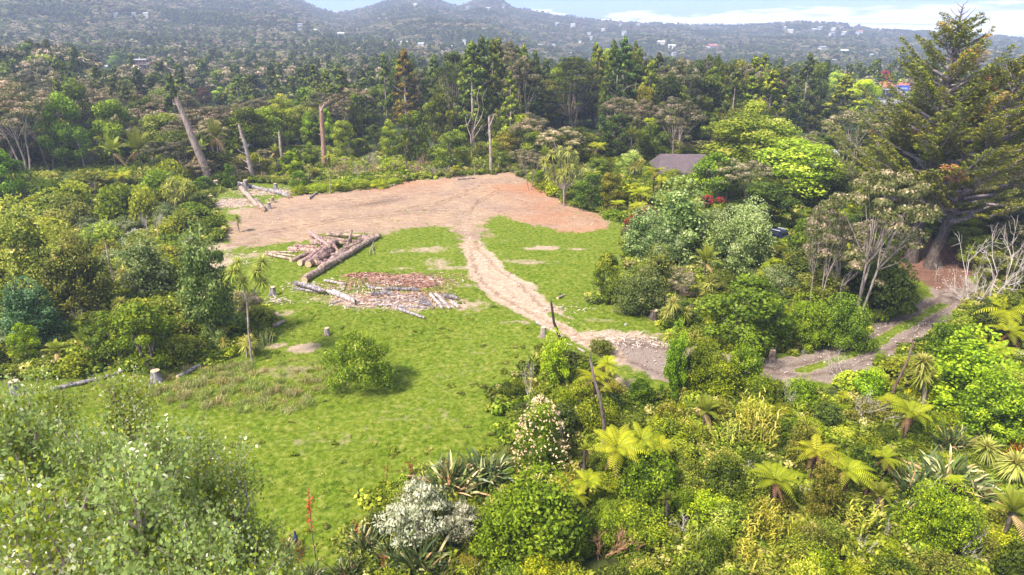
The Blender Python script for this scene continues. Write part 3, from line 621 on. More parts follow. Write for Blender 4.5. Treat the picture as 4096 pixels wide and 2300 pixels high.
def roof_mb(w, d, h, z, hip=0.0, t=.12, over=.45):
    mb = MB(); W, D = w / 2 + over, d / 2 + over; r = W - hip
    top = [[-W, -D, z], [W, -D, z], [W, D, z], [-W, D, z], [-r, 0, z + h], [r, 0, z + h]]
    bot = [[x, y, q - t] for x, y, q in top]
    mb.add(top + bot, [[0, 1, 5, 4], [2, 3, 4, 5], [6, 10, 11, 7], [8, 11, 10, 9], [0, 6, 7, 1], [2, 8, 9, 3]])
    mb.add(top + bot, [[1, 2, 5], [3, 0, 4], [7, 11, 8], [9, 10, 6]]); mb.add(top + bot, [[1, 7, 8, 2], [3, 9, 6, 0]]); return mb
def house(name, x, y, w, d, hw, hr, rz, wall, roof, label, cat='house', windows=True, hip=0.0, group=None, z=None, chimney=False):
    z = float(H(x, y)) if z is None else z
    root = link(name, None, None, (x, y, z), rz)
    b = MB(); box(b, (0, 0, hw / 2 - 1), (w, d, hw + 2))
    if not hip:   # gable triangles
        for s in (-1, 1): b.add([[s * w / 2, -d / 2, hw], [s * w / 2, d / 2, hw], [s * (w / 2), 0, hw + hr * .86], [s * (w / 2 - .2), -d / 2, hw], [s * (w / 2 - .2), d / 2, hw], [s * (w / 2 - .2), 0, hw + hr * .86]], [[0, 1, 2], [3, 5, 4]])
    obj_mb('wall', b, wall, root)
    r = obj_mb('roof', roof_mb(w, d, hr, hw + .06, hip), roof, root)
    if chimney: c = MB(); box(c, (w * .28, 0, hw + hr + .5), (.7, .7, 1.6)); obj_mb('chimney', c, cm('chimney brick', (.45, .35, .35)), r)
    if windows:
        n = max(2, int(w / 3))
        for i in range(n):
            xx = -w / 2 + (i + .5) * w / n
            f = MB(); box(f, (xx, -d / 2 - .03, hw * .55), (1.3, .06, 1.2)); fo = obj_mb('window', f, cm('window frame white', (.6, .6, .6)), root)
            p = MB(); box(p, (xx, -d / 2 - .07, hw * .55), (1.1, .03, 1.0)); obj_mb('pane', p, cm('dark glass', (.04, .05, .07), .15, .6), fo)
    register(root, '', cat, group, label); return root
WHITE, PINKW, CREAM = cm('white wall', (.58, .56, .54)), cm('pink brown wall', (.55, .22, .18)), cm('cream wall', (.70, .62, .52))
def build_houses():
    # two storeyed house on the wooded spur
    x, y, z = far_at(144, 66, 2.0)
    root = link('hillside_house', None, None, (x, y, z), .25)
    b = MB(); box(b, (0, 0, 2.2), (11, 7, 7.4)); obj_mb('wall', b, PINKW, root)
    r = MB(); box(r, (0, -.5, 6.15), (14, 9.4, .35)); box(r, (0, -.5, 6.42), (12.5, 8, .25)); ro = obj_mb('roof', r, cm('white roof', (.62, .61, .59)), root)
    c = MB(); box(c, (-2, 0, 7.2), (.5, .5, 1.2)); obj_mb('chimney', c, cm('white roof', (.62, .61, .59)), ro)
    k = MB(); box(k, (0, -4.6, 3.1), (12.4, 2.2, .2)); [box(k, (-6 + i * 1.0, -5.6, 3.7), (.07, .07, 1.0)) for i in range(13)]; box(k, (0, -5.6, 4.25), (12.4, .1, .1)); obj_mb('balcony', k, WHITE, root)
    for xx in (-3.6, -1.2, 1.3, 3.8):
        for zz in (4.6, 1.3):
            p = MB(); box(p, (xx, -3.54, zz), (1.7, .08, 1.6)); obj_mb('window', p, cm('dark glass', (.04, .05, .07), .15, .6), root)
    d = MB(); box(d, (-1, -5.7, -.6), (8.5, .3, .5)); obj_mb('lower_deck', d, WHITE, root)
    register(root, '', 'house', None, 'pink walled two storey house with flat white roof on the wooded spur'); mask_add(144, 61, 10, 10, y)
    LAND.append(((x, y), 'the pink walled house'))
    # tiled roof among the trees on the right
    x, y, z = at(680, 185); house('tiled_house', x, y, 9.0, 9.0, 3.0, 2.3, -.06, cm('grey white wall', (.55, .53, .54)), M['tiles'], 'low house with a brown tiled roof half hidden by trees', hip=1.2); mask_add(676, 167, 19, 4, y)
    LAND.append(((x, y), 'the brown tiled roof'))
    b = MB(); box(b, (0, 0, 2.6), (3.2, .25, 5.4)); x, y, z = at(818, 184); o = obj_mb('white_shed', b, WHITE, None, loc=(x, y, z)); rf = obj_mb('roof', roof_mb(3.2, 3.0, .7, 5.3), cm('grey iron roof', (.35, .35, .38)), o)
    b2 = MB(); box(b2, (0, 1.4, 2.6), (3.2, 2.5, 5.38)); obj_mb('wall', b2, WHITE, o); register(o, '', 'shed', None, 'pale wall glimpsed between the light green trees right of the tiled roof'); mask_add(818, 168, 4, 5, y)
    # corrugated shed behind the bare trunks
    x, y, z = at(241, 162); o = link('iron_shed', None, None, (x, y, z), .1); w = MB()
    for i in range(14): box(w, (-1.9 + i * .29, 0, 1.6), (.26, 3, 3.2 - .02 * (i % 2)))
    obj_mb('wall', w, cm('grey iron', (.32, .31, .33)), o); obj_mb('roof', roof_mb(4, 3, .5, 3.2, over=.2), cm('grey iron roof', (.35, .35, .38)), o)
    register(o, '', 'shed', None, 'grey corrugated iron shed behind the thin bare trunk'); mask_add(241, 151, 6, 4, y)
    # shops with red roofs and their car park
    x, y, z = far_at(892, 95, 1.0); z = float(H(x, y)); root = link('red_roofed_shop', None, None, (x, y, z), -.12); wm = cm('shop wall', (.60, .55, .55))
    for i, (xx, ww) in enumerate(((-4.2, 8.6), (6.4, 8.0))):
        b = MB(); box(b, (xx, 1, 2.2), (ww, 9, 4.4)); obj_mb('wall', b, wm, root)
        rm = roof_mb(8, ww, 2.6, 4.5, 3.0 if i == 0 else .6); r_ = obj_mb('roof', rm, cm('red iron roof', (.50, .17, .14)), root, loc=(xx, 1, 0), rz=math.pi / 2 if i else 0)
    s = MB(); box(s, (2.0, -3.9, 4.3), (6.0, .25, 2.2)); sg = obj_mb('sign_board', s, cm('blue sign', (.05, .12, .62)), root)
    s = MB()
    t = np.linspace(0, 6.28, 14); tube(s, np.stack([.2 + .75 * np.cos(t), np.full(14, -4.08), 4.3 + .55 * np.sin(t)], -1), .13, 4); [box(s, (1.6 + i * .6, -4.08, 4.1 + .15 * (i % 2)), (.34, .06, .7)) for i in range(5)]
    obj_mb('sign_lettering', s, WHITE, sg)
    a = MB(); box(a, (-5.5, -5.2, 3.3), (8.5, 3.2, .25)); obj_mb('awning', a, cm('dark awning', (.05, .06, .10)), root)
    for xx in (-9.4, -5.5, -1.6): a = MB(); box(a, (xx, -6.6, 1.2), (.18, .18, 4)); obj_mb('post', a, WHITE, root)
    b = MB(); box(b, (4.2, -6, 1.2), (6, 3.5, 3.2)); obj_mb('white_annex', b, WHITE, root)
    register(root, '', 'shop', None, 'red roofed shop with a blue sign and dark awning beyond the trees'); mask_add(893, 88, 14, 10, y)
    LAND.append(((x, y), 'the red roofed shop'))
    pk = MB(); box(pk, (-8, -19, .25), (22, 22, .5)); structure(obj_mb('car_park', pk, cm('asphalt', (.30, .29, .31)), None, loc=(x, y, z))); mask_add(883, 99, 7, 5, y - 15)
    for i, dx in enumerate((-9, -5.6, -2.4)):
        c = make_car(.35); c.location = (x + dx, y - 10.2, z + .52); c.rotation_euler = (0, 0, .1); register(c, '', 'car', 'cars outside the shop', ['dark car parked furthest left under the shop awning', 'dark car parked in the middle of the three under the shop awning', 'dark car parked nearest the blue sign of the shop'][i])
    # far houses dotted over the hills
    far = [(300, 26, 5), (317, 32, 6), (341, 35, 7), (395, 42, 5), (404, 44, 7), (421, 46, 6), (453, 48, 7), (464, 42, 4), (281, 51, 7), (372, 56, 5), (291, 91, 6), (262, 90, 7), (360, 85, 9), (415, 5, 5), (468, 8, 4), (488, 9, 5), (504, 6, 4),
           (557, 24, 4), (573, 25.5, 5), (621, 25, 3), (638, 25, 4), (589, 34, 4), (603, 30, 4), (624, 33, 5), (591, 38, 3), (580, 42, 3), (540, 46, 5), (553, 46, 4), (661, 43, 8), (672, 47, 8), (712, 47, 12), (570, 55, 6), (674, 54, 5),
           (784, 28, 4), (790, 31, 6), (814, 30, 5), (820, 28, 4), (833, 29, 5), (841, 28, 4), (851, 26, 4), (832, 34, 6), (859, 32, 7), (844, 33, 5), (822, 49, 8), (844, 52, 8), (870, 56, 5), (876, 55, 4), (834, 60, 4), (933, 34, 4), (775, 60, 4),
           (116, 16, 4), (134, 15, 4), (146, 15, 5), (187, 71, 5), (207, 61, 3), (241, 72, 5), (103, 64, 6)]
    rs = random.Random(5); cols = [('white wall', WHITE), ('cream', CREAM), ('white', WHITE)]
    roofs = [('white', cm('white roof', (.62, .61, .59))), ('grey', cm('grey iron roof', (.35, .35, .38))), ('pale', cm('pale iron roof', (.62, .60, .60))), ('reddish', cm('red iron roof', (.50, .17, .14)))]
    for i, (px, py, w) in enumerate(far):
        x, y, z = far_at(px, py, 6.0); W = max(5.0, w * y / FPX * .85); rk = 3 if (px, py) in ((859, 32), (841, 28), (712, 47)) else rs.choice([0, 0, 1, 2])
        q = cols[i % 3]; near = y < 420
        hh = 3.2 if near else 4.5
        o = house('distant_house', x, y, W, W * .6, hh + (2 if y > 900 else 0), W * .16, rs.uniform(-.5, .5), q[1], roofs[rk][1], None, windows=near, z=z + (1.5 if y > 700 else 0), chimney=(px == 360), group='houses scattered over the wooded hills')
        THINGS[-1][1] = '%s roofed %s house' % (roofs[rk][0], 'small' if w < 6 else 'larger'); mask_add(px, py - 1, w * .55 + 1, 3.0, y)
LAND = []
def make_car(paint=.0, full=False):
    root = link('parked_car', None); body = cm('dark blue paint', (.015, .022, .06), .25, .6) if full else cm('dark car paint', (.03, .035, .05), .3, .5)
    # side profile extruded across the width (x across, y forward); the tail points at -y
    prof = [(-2.25, .35), (-2.3, .75), (-2.2, 1.02), (-1.0, 1.08), (-.75, 1.10), (1.0, 1.10), (2.2, .98), (2.35, .7), (2.3, .35)] if full else [(-2.2, .35), (-2.25, .95), (-.2, 1.0), (1.2, 1.0), (2.1, .9), (2.2, .35)]
    def ext(pr, w, w2=None):
        mb = MB(); n = len(pr); w2 = w2 or w
        V = [[-w / 2, a, b] for a, b in pr] + [[w / 2, a, b] for a, b in pr]; mb.add(V, [[i, (i + 1) % n, n + (i + 1) % n, n + i] for i in range(n)])
        for q in (0, n):
            for i in range(1, n - 1): mb.add([V[q], V[q + i], V[q + i + 1]], [[0, 1, 2]])
        return mb
    obj_mb('body', ext(prof, 1.85), body, root)
    cab = [(-.75 if full else -2.0, 1.08), (-.55 if full else -1.7, 1.62), (.7, 1.64), (1.35, 1.08)]
    c = obj_mb('cabin', ext(cab, 1.6), body, root)
    for wb in (((0, -.69 if full else -1.9, 1.36), (1.3, .12, .34)), ((.81, .25, 1.36), (.04, 1.3, .36)), ((-.81, .25, 1.36), (.04, 1.3, .36))): g = MB(); box(g, *wb); obj_mb('window', g, cm('dark glass', (.04, .05, .07), .15, .6), c)
    if full:
        t = MB(); box(t, (0, -1.55, 1.10), (1.6, 1.35, .07)); obj_mb('tray_cover', t, cm('black cover', (.02, .02, .025), .5), root)
        b = MB(); box(b, (0, -2.38, .50), (1.8, .18, .26)); obj_mb('bumper', b, cm('chrome', (.75, .75, .77), .2, .8), root)
        p = MB(); box(p, (0, -2.33, .78), (.5, .05, .16)); obj_mb('number_plate', p, WHITE, root)
        for s in (-1, 1): l = MB(); box(l, (s * .82, -2.30, .85), (.20, .10, .30)); obj_mb('tail_light', l, cm('red lens', (.75, .03, .02), .2), root)
        rf = MB(); [box(rf, (s * .66, .1, 1.70), (.05, 1.1, .06)) for s in (-1, 1)]; obj_mb('roof_rack', rf, cm('chrome', (.75, .75, .77), .2, .8), c)
    for sx in (-1, 1):
        for sy in (-1.4, 1.45):
            w = MB(); tube(w, [[sx * .78, sy, .34], [sx * .98, sy, .34]], .36, 14); wo = obj_mb('wheel', w, cm('tyre', (.02, .02, .02), .9), root)
            r = MB(); tube(r, [[sx * .95, sy, .34], [sx * 1.0, sy, .34]], .2, 10); obj_mb('rim', r, cm('chrome', (.75, .75, .77), .2, .8), wo)
    return root
build_houses()
def build_near_car():
    x, y, z = at(778, 242.5); c = make_car(full=True); c.name = 'parked_pickup'; c.location = (x, y, z + .02); c.rotation_euler = (0, 0, RAD(38)); register(c, '', 'pickup', None, 'dark blue pickup with a red tail light and pale bumper parked on the grass'); mask_add(781, 236, 9, 6, y)
    LAND.append(((x, y), 'the dark blue pickup'))
build_near_car()

# ------------------------------------------------------------------ logs, stumps, dead trunks
RS = np.random.RandomState(11)
def log(p1, p2, wpx, mat, label, z1=0.0, z2=0.0, name='log', group=None, stubs=4, taper=.85, cat='log', ends=True):
    """p1, p2 in picture pixels on the plane z metres above the ground"""
    a = np.array(at(*p1, z1)); b = np.array(at(*p2, z2)); d = project(*((a + b) / 2))[2]; r = max(.05, wpx * d / FPX / 2 * (1.38 if group and 'stack' in group else 1))
    a[2] += r * .9 if z1 == 0 else 0; b[2] += r * .9 if z2 == 0 else 0
    n = max(4, int(np.linalg.norm(b - a) / .7)); t = np.linspace(0, 1, n)[:, None]; c = (a + b) / 2
    pts = a + (b - a) * t - c + RS.randn(n, 3) * r * .12; pts[:, 2] += 0
    mb = MB(); tube(mb, pts, r * np.linspace(1, taper, n), 12, mat=0, cap=False, rough=.22, rs=RS)
    for _ in range(stubs):
        q = pts[RS.randint(1, n - 1)]; dd = unit(RS.randn(3) + [0, 0, .6]); tube(mb, [q, q + dd * r * 1.7], [r * .3, r * .16], 5)
    if n > 6 and wpx > 2.6:     # peeled strips of bark
        for _ in range(3): q = pts[RS.randint(1, n - 1)]; dd = unit(RS.randn(3)); blades(mb, [q + dd * r * .9], [unit(dd + RS.randn(3) * .5)], r * 2.5, r * .5, .5, 2)
    o = link(name, mb.mesh(name, mat, True), None, tuple(c))
    if ends:
        for e, s, rr in ((pts[0], -1, r), (pts[-1], 1, r * taper)):
            dirv = unit(pts[1] - pts[0] if s < 0 else pts[-1] - pts[-2]) * s; m = MB(); tube(m, [e - dirv * .02, e + dirv * .012], rr * .93, 12); link('cut_end', m.mesh('cut_end', M['logend']), o)
    register(o, '', cat, group, label); return o
def Z6(x, y): return 256 + x / 9.64, 137.5 + y / 9.64
def Z2(x, y): return 256 + x / 9.64, 275 + y / 9.64
def build_pile():
    lb = M['logbark']; g = 'felled logs in the bark covered stack'
    L_ = [(460, 1400, 1190, 965, 46, 0, .0, 'longest log, lying along the front edge of the bark covered stack'),
          (640, 1290, 1005, 990, 50, .0, .35, 'second longest grey brown log, just inside the longest one'),
          (500, 1228, 760, 1000, 50, .35, .75, 'thick log on top with a pale sawn end facing the field'),
          (560, 1215, 755, 1065, 46, .25, .45, 'short orange peeled log right of the thick sawn one'),
          (425, 1215, 650, 1060, 42, .25, .5, 'brown log left of the thick sawn one on the stack'),
          (335, 1190, 580, 1080, 32, .1, .5, 'rough dark log poking out furthest left below the stack'),
          (515, 915, 705, 1045, 34, .5, 1.1, 'reddish log slanting down across the top left of the stack'),
          (680, 925, 1010, 950, 30, .5, .6, 'straight orange log along the back of the stack'),
          (610, 962, 960, 1003, 28, .7, .8, 'slender straight log just in front of the orange one at the back'),
          (640, 1000, 880, 1015, 38, .45, .5, 'pale stripped log in the middle of the stack'),
          (535, 1010, 720, 1035, 44, .2, .3, 'stout dark log at the left side behind the slanting one'),
          (1010, 965, 1095, 990, 56, .2, .2, 'short fat brown log at the back right corner of the stack'),
          (1085, 962, 1180, 955, 30, .35, .4, 'bright sawn log lying across the thick end of the longest log'),
          (878, 1045, 925, 895, 18, .6, 1.9, 'thin stick standing up out of the back of the stack'),
          (375, 1040, 590, 1062, 30, .4, .5, 'knobbly grey log pointing left from the stack'),
          (315, 1080, 560, 1088, 44, .05, .1, 'thick grey log lowest at the left end of the stack'),
          (730, 1005, 805, 1112, 20, .9, .5, 'short broken branch lying over the middle logs'),
          (655, 1185, 770, 1190, 32, .1, .1, 'stubby log under the orange peeled one'),
          (600, 1232, 670, 1238, 40, 0, 0, 'purple grey log end on the grass at the front of the stack'),
          (700, 1150, 1000, 1060, 36, .1, .1, 'dark log in the shade between the two long ones'),
          (780, 1110, 1005, 1010, 26, .6, .7, 'thin log resting on the second longest one'),
          (690, 1000, 760, 1080, 40, .3, .4, 'short brown log tucked behind the thick sawn one'),
          (850, 1060, 1000, 1050, 40, .1, .2, 'reddish brown log at the right inside of the stack')]
    for a, b, c, d, w, z1, z2, l in L_:
        o = log(Z6(a, b), Z6(c, d), w / 9.64, lb, l, z1, z2, group=g, taper=.9 if w > 40 else .8); k = RS.uniform(.55, .98); o.color = (k, k * RS.uniform(.84, .98), k * RS.uniform(.9, 1.1), 1)
    for a, b, c, d, w, l in [(95, 1110, 400, 1112, 14, 'thin pole furthest back of the three trailing left from the stack'), (130, 1118, 380, 1150, 15, 'thin pole in the middle of the three trailing left from the stack'), (90, 1132, 350, 1185, 22, 'thicker pole nearest of the three trailing left from the stack')]:
        log(Z6(a, b), Z6(c, d), w / 9.64, lb, l, group='thin poles beside the stack', stubs=2)
    br = MB(); 
    for pts in ([(1100, 1140), (1095, 1110), (1125, 1060), (1135, 1030)], [(1140, 1130), (1120, 1085), (1130, 1050)]):
        P = [np.array(at(*Z6(*p))) + [0, 0, .15 + .1 * i] for i, p in enumerate(pts)]; tube(br, P, [.05, .045, .04, .03][:len(P)], 5)
    register(obj_mb('fallen_branch', br, M['pale']), '', 'branch', None, 'crooked pale branch on the grass by the thick end of the longest log')
    LAND.append((at(330, 248)[:2], 'the bark covered log stack')); mask_add(330, 252, 52, 18, at(330, 262)[1])
    sl = M['silverlog']; g = 'weathered logs of the grey heap'
    S_ = [(370, 70, 640, 150, 42, .5, .5, 'knotted silver log at the top left end of the grey heap'), (370, 128, 600, 165, 26, .1, .1, 'split silver log beneath the knotted one'),
          (690, 150, 970, 285, 46, .3, 0, 'thick white log ending at the short dark post'), (740, 145, 940, 232, 26, .3, .1, 'thin dark edged log behind the thick white one'),
          (540, 95, 665, 150, 22, .6, .6, 'broken branch crossing over the knotted silver log'), (665, 62, 870, 100, 28, 0, 0, 'flat grey log sunk in the grass behind the white logs'),
          (1085, 125, 1245, 132, 26, 0, .1, 'thin grey log at the back middle of the heap'), (1250, 130, 1580, 160, 38, .15, 0, 'long dark grey log along the back of the heap'),
          (1120, 205, 1235, 188, 56, 0, .1, 'short fat charcoal log in the middle of the heap'), (1230, 158, 1330, 195, 46, .3, .3, 'sawn block with a pale end on the fat charcoal log'),
          (1330, 205, 1600, 218, 22, 0, 0, 'slender grey log across the middle of the heap'), (1612, 225, 1700, 325, 48, .1, 0, 'hollow dark log leaning towards the field at the right'),
          (1680, 185, 1800, 335, 36, .35, 0, 'bright white log left of the pair at the right end'), (1730, 180, 1870, 335, 36, .35, 0, 'bright white log right of the pair at the right end'),
          (1370, 338, 1620, 428, 30, 0, 0, 'pinkish log lying lowest towards the field'), (710, 282, 832, 252, 18, 0, 0, 'small white log on the grass under the thick white one'),
          (888, 308, 975, 308, 15, 0, 0, 'tiny white log right of the short dark post'), (1790, 215, 1945, 245, 46, 0, 0, 'dark grey log at the far right end of the heap'),
          (1110, 255, 1600, 262, 24, 0, 0, 'long flat lilac grey log through the front of the heap'), (1130, 292, 1640, 322, 22, 0, 0, 'longest thin grey log at the front of the heap'),
          (1885, 275, 1950, 330, 40, 0, 0, 'white splintered block at the right tip of the heap'), (1570, 268, 1650, 290, 34, .1, .1, 'small pale block left of the hollow dark log'), (1385, 322, 1460, 335, 22, 0, 0, 'short dark log among the chips in front')]
    for a, b, c, d, w, z1, z2, l in S_:
        o = log(Z2(a, b), Z2(c, d), w / 9.64, sl, l, z1, z2, group=g, taper=.85, stubs=5); k = 1.45 if 'white' in l else (.6 if ('dark' in l or 'charcoal' in l) else 1.0); o.color = (k, k * .97, k * (1.02 if k < 1.2 else .93), 1)
    LAND.append((at(420, 300)[:2], 'the grey weathered heap')); mask_add(390, 298, 70, 22, at(390, 318)[1])
    # reddish bark chips behind the grey heap and pale rubbish round the stumps
    for nm, mat, spots, lab in (('bark_chips', solid_mat('bark chips', G(.28, .11, .08), G(.62, .36, .27), 9, .9), [(1400, 50, 5.0, 2.2, 2600), (1560, 90, 3, 1.5, 900), (1100, 10, 2.5, 1.2, 500), (950, 10, 1.2, .5, 250), (1300, 220, 6, 2.4, 800), (800, 120, 4, 2, 250), (1700, 200, 3, 2, 200)], 'heap of reddish bark chips'),
                                ('wood_debris', solid_mat('pale debris', G(.42, .30, .26), G(.85, .72, .64), 7, .9), [(1300, 240, 5.5, 2.2, 700), (1400, 60, 5.5, 2.4, 420), (900, 150, 5, 2.4, 200), (500, 120, 3, 1.5, 120), (200, 260, 1.5, 1, 90), (-640, -110, 7, 5, 700), (-299, -694, 6, 4.5, 900), (150, -800, 9, 3, 700), (450, -800, 5, 2, 200), (1500, 60, 5, 2.5, 200), (3600, 640, 5, 1.5, 250), (3000, 330, 3, 1, 60)], 'pale broken sticks')):
        mb = MB()
        for zx, zy, rx, ry, n in spots:
            c = at(*Z2(zx, zy)); X = c[0] + rx * RS.randn(n) * .5; Y = c[1] + ry * RS.randn(n) * .5; r2 = ((X - c[0]) / rx) ** 2 + ((Y - c[1]) / ry) ** 2
            Z = H(X, Y) + .05 + RS.rand(n) * .35 * np.exp(-r2 * 2); a = RS.rand(n) * 6.28; D = np.stack([np.cos(a), np.sin(a), .5 * RS.randn(n) * .5], -1)
            blades(mb, np.stack([X, Y, Z], -1), D, .12 + .35 * RS.rand(n) * (1.6 if nm == 'wood_debris' else 1), .05 + .06 * RS.rand(n), .1, 1, tip=.7, base=1, side=unit(RS.randn(n, 3)))
        o = obj_mb(nm, mb, mat); o['kind'] = 'stuff'; o['label'] = lab
build_pile()
def Z5(x, y): return x / 9.64, 137.5 + y / 9.64
def Z0(x, y): return x / 9.64, 275 + y / 9.64
for a, b, w, m_, l in [(Z0(1710, 1000), Z0(1960, 875), 4.6, 'silverlog', 'thick split grey log lying on the dry grass right of the big stump'), (Z0(520, 1112), Z0(1000, 1010), 4.4, 'silverlog', 'near half of the long rotten trunk at the edge of the field'), (Z0(960, 1008), Z0(1370, 880), 3.4, 'silverlog', 'far half of the long rotten trunk, under the dark bush'),
                       (Z5(2310, 485), Z5(2490, 690), 5.2, 'pale', 'stout pale log sloping down to the dirt below the leaning trunk'), (Z5(2290, 455), Z6(90, 520), 4.0, 'silverlog', 'grey log lying left of the rooty stump at the dirt edge'), (Z6(60, 515), Z6(210, 545), 3.8, 'silverlog', 'grey forked log in the middle of the tangle by the dirt'), (Z6(200, 540), Z6(325, 585), 4.4, 'silverlog', 'grey log at the right of the tangle by the dirt'),
                       (Z6(100, 335), Z6(335, 375), 3.4, 'silverlog', 'straight grey log raised on stumps behind the tangle'), (Z6(0, 625), Z6(75, 715), 5, 'pale', 'pale log with one end on the bare dirt'), (Z6(510, 600), Z6(600, 530), 2.4, 'silverlog', 'dark root sticking up at the upper edge of the dirt'), (Z6(1200, 462), Z6(1340, 468), 2, 'silverlog', 'thin grey log among the leafy vines above the dirt'),
                       (Z6(1150, 340), Z6(1300, 382), 1.6, 'pale', 'white fallen branch in the scrub above the dirt'), (Z6(1130, 445), Z6(1450, 300), 1.4, 'pale', 'long thin fallen branch pointing up into the forest edge'), (Z6(1935, 408), Z6(2110, 395), 1.8, 'pale', 'pale fallen branch under the tall thin trees at the dirt edge'),
                       ((0 + 512 + 245 / 9.64, 275 + 470 / 9.64), (512 + 500 / 9.64, 275 + 610 / 9.64), 4.0, 'pale', 'long pale log behind the black burnt pole'), ((512 + 440 / 9.64, 275 + 235 / 9.64), (512 + 510 / 9.64, 275 + 200 / 9.64), 2.6, 'pale', 'short white log on the grass right of the dirt track'),
                       ((512 + 635 / 9.64, 275 + 715 / 9.64), (512 + 705 / 9.64, 275 + 755 / 9.64), 2.4, 'pale', 'small white log on the bank in front of the track'), ((512 + 1760 / 9.64, 275 + 640 / 9.64), (512 + 1930 / 9.64, 275 + 665 / 9.64), 3.6, 'logbark', 'dark brown log in the shade under the dense green tree'),
                       (Z2(-10, 560), Z2(92, 485), 3.6, 'silverlog', 'pale log left of the pair below the forked cabbage tree'), (Z2(165, 505), Z2(270, 465), 3.8, 'pale', 'pale log right of the pair below the forked cabbage tree')]:
    log(a, b, w, M[m_], l, group=None)
def stump(px, ybase, ytop, w, label, mat='silverlog', roots=True, z=0):
    x, y, zz = at(px, ybase); d = project(x, y, zz)[2]; r = w * d / FPX / 2; top = max(.3, zat(x, y, ytop) - zz)
    mb = MB(); tube(mb, [[0, 0, -.2], [0, 0, top * .3], [.04, 0, top]], [r * 1.35, r * 1.05, r * .92], 14, cap=False, rough=.25, rs=RS)
    if roots:
        for i in range(5): a = i * 1.256 + RS.rand(); tube(mb, [[r * .8 * math.cos(a), r * .8 * math.sin(a), .15], [r * 2 * math.cos(a), r * 2 * math.sin(a), -.08]], [r * .35, r * .12], 5)
        for i in range(3): a = RS.rand() * 6.28; blades(mb, [[r * .7 * math.cos(a), r * .7 * math.sin(a), top * .9]], [[.1 * math.cos(a), .1, 1]], r * 1.0, r * .5, 0, 1)
    o = link('stump', mb.mesh('stump', M[mat], True), None, (x, y, zz)); m = MB(); tube(m, [[.04, 0, top - .02], [.04, 0, top + .015]], r * .9, 14); link('cut_top', m.mesh('cut_top', M['logend']), o)
    register(o, '', 'stump', 'tree stumps', label); mask_add(px, (ybase + ytop) / 2, w * .6, 2, y); return o
stump(*Z0(1512, 1030), 370.5, 9.5, 'broad grey stump at the foot of the dark rounded bush'); stump(*Z0(165, 1160), 381, 9.5, 'dark furrowed stump at the left edge behind the poplar tips')
for a, t, w, l, m_ in [(Z5(2090, 505), 180.5, 5.2, 'tall pale stump just right of the foot of the leaning trunk', 'pale'), (Z5(2035, 630), 195.5, 4.6, 'pale stump left of the chips below the leaning trunk', 'pale'), (Z5(2375, 500), 180, 4.6, 'stump with a white cut top behind the tangle of grey logs', 'silverlog'), (Z6(190, 500), 183.5, 4, 'grey stump between the raised log and the tangle', 'silverlog'),
                       (Z6(160, 625), 197, 3.4, 'reddish brown stump at the edge of the dirt', 'logbark'), (Z6(130, 685), 202.5, 3.4, 'grey stump in front of the reddish brown one', 'silverlog'), (Z2(165, 195), 287, 6, 'weathered stump in the grass left of the grey heap', 'silverlog'), (Z2(685, 575), 328, 5, 'rooty pale stump on the grass above the round bush', 'pale'),
                       ((512 + 300 / 9.64, 275 + 590 / 9.64), 327, 6, 'pale stump at the left end of the long pale log', 'pale'), ((512 + 855 / 9.64, 275 + 170 / 9.64), 287, 3.2, 'small pale stump right of the little tree on the lawn', 'pale'), ((512 + 1365 / 9.64, 275 + 425 / 9.64), 310, 8, 'dark purple grey stump at the right edge of the lower lawn', 'bark'),
                       (Z6(90, 400), 173, 3, 'small stump under the left end of the raised log', 'silverlog'), (Z6(262, 405), 177, 2.4, 'small stump under the right end of the raised log', 'silverlog'), ((768 + 30 / 9.64, 275 + 810 / 9.64), 350, 6, 'orange brown splintered stump beside the gravel drive', 'logbark'), (Z0(1935, 820), 353, 2, 'thin pale stump among the bushes right of the big stump', 'pale')]:
    stump(a[0], a[1], t, w, l, m_)
p = MB(); x, y, z = at(*Z2(962, 300)); tube(p, [[0, 0, -.2], [0, 0, .65]], .10, 7); register(obj_mb('post', p, M['bark'], None, loc=(x, y, z)), '', 'post', None, 'short dark post at the end of the thick white log')
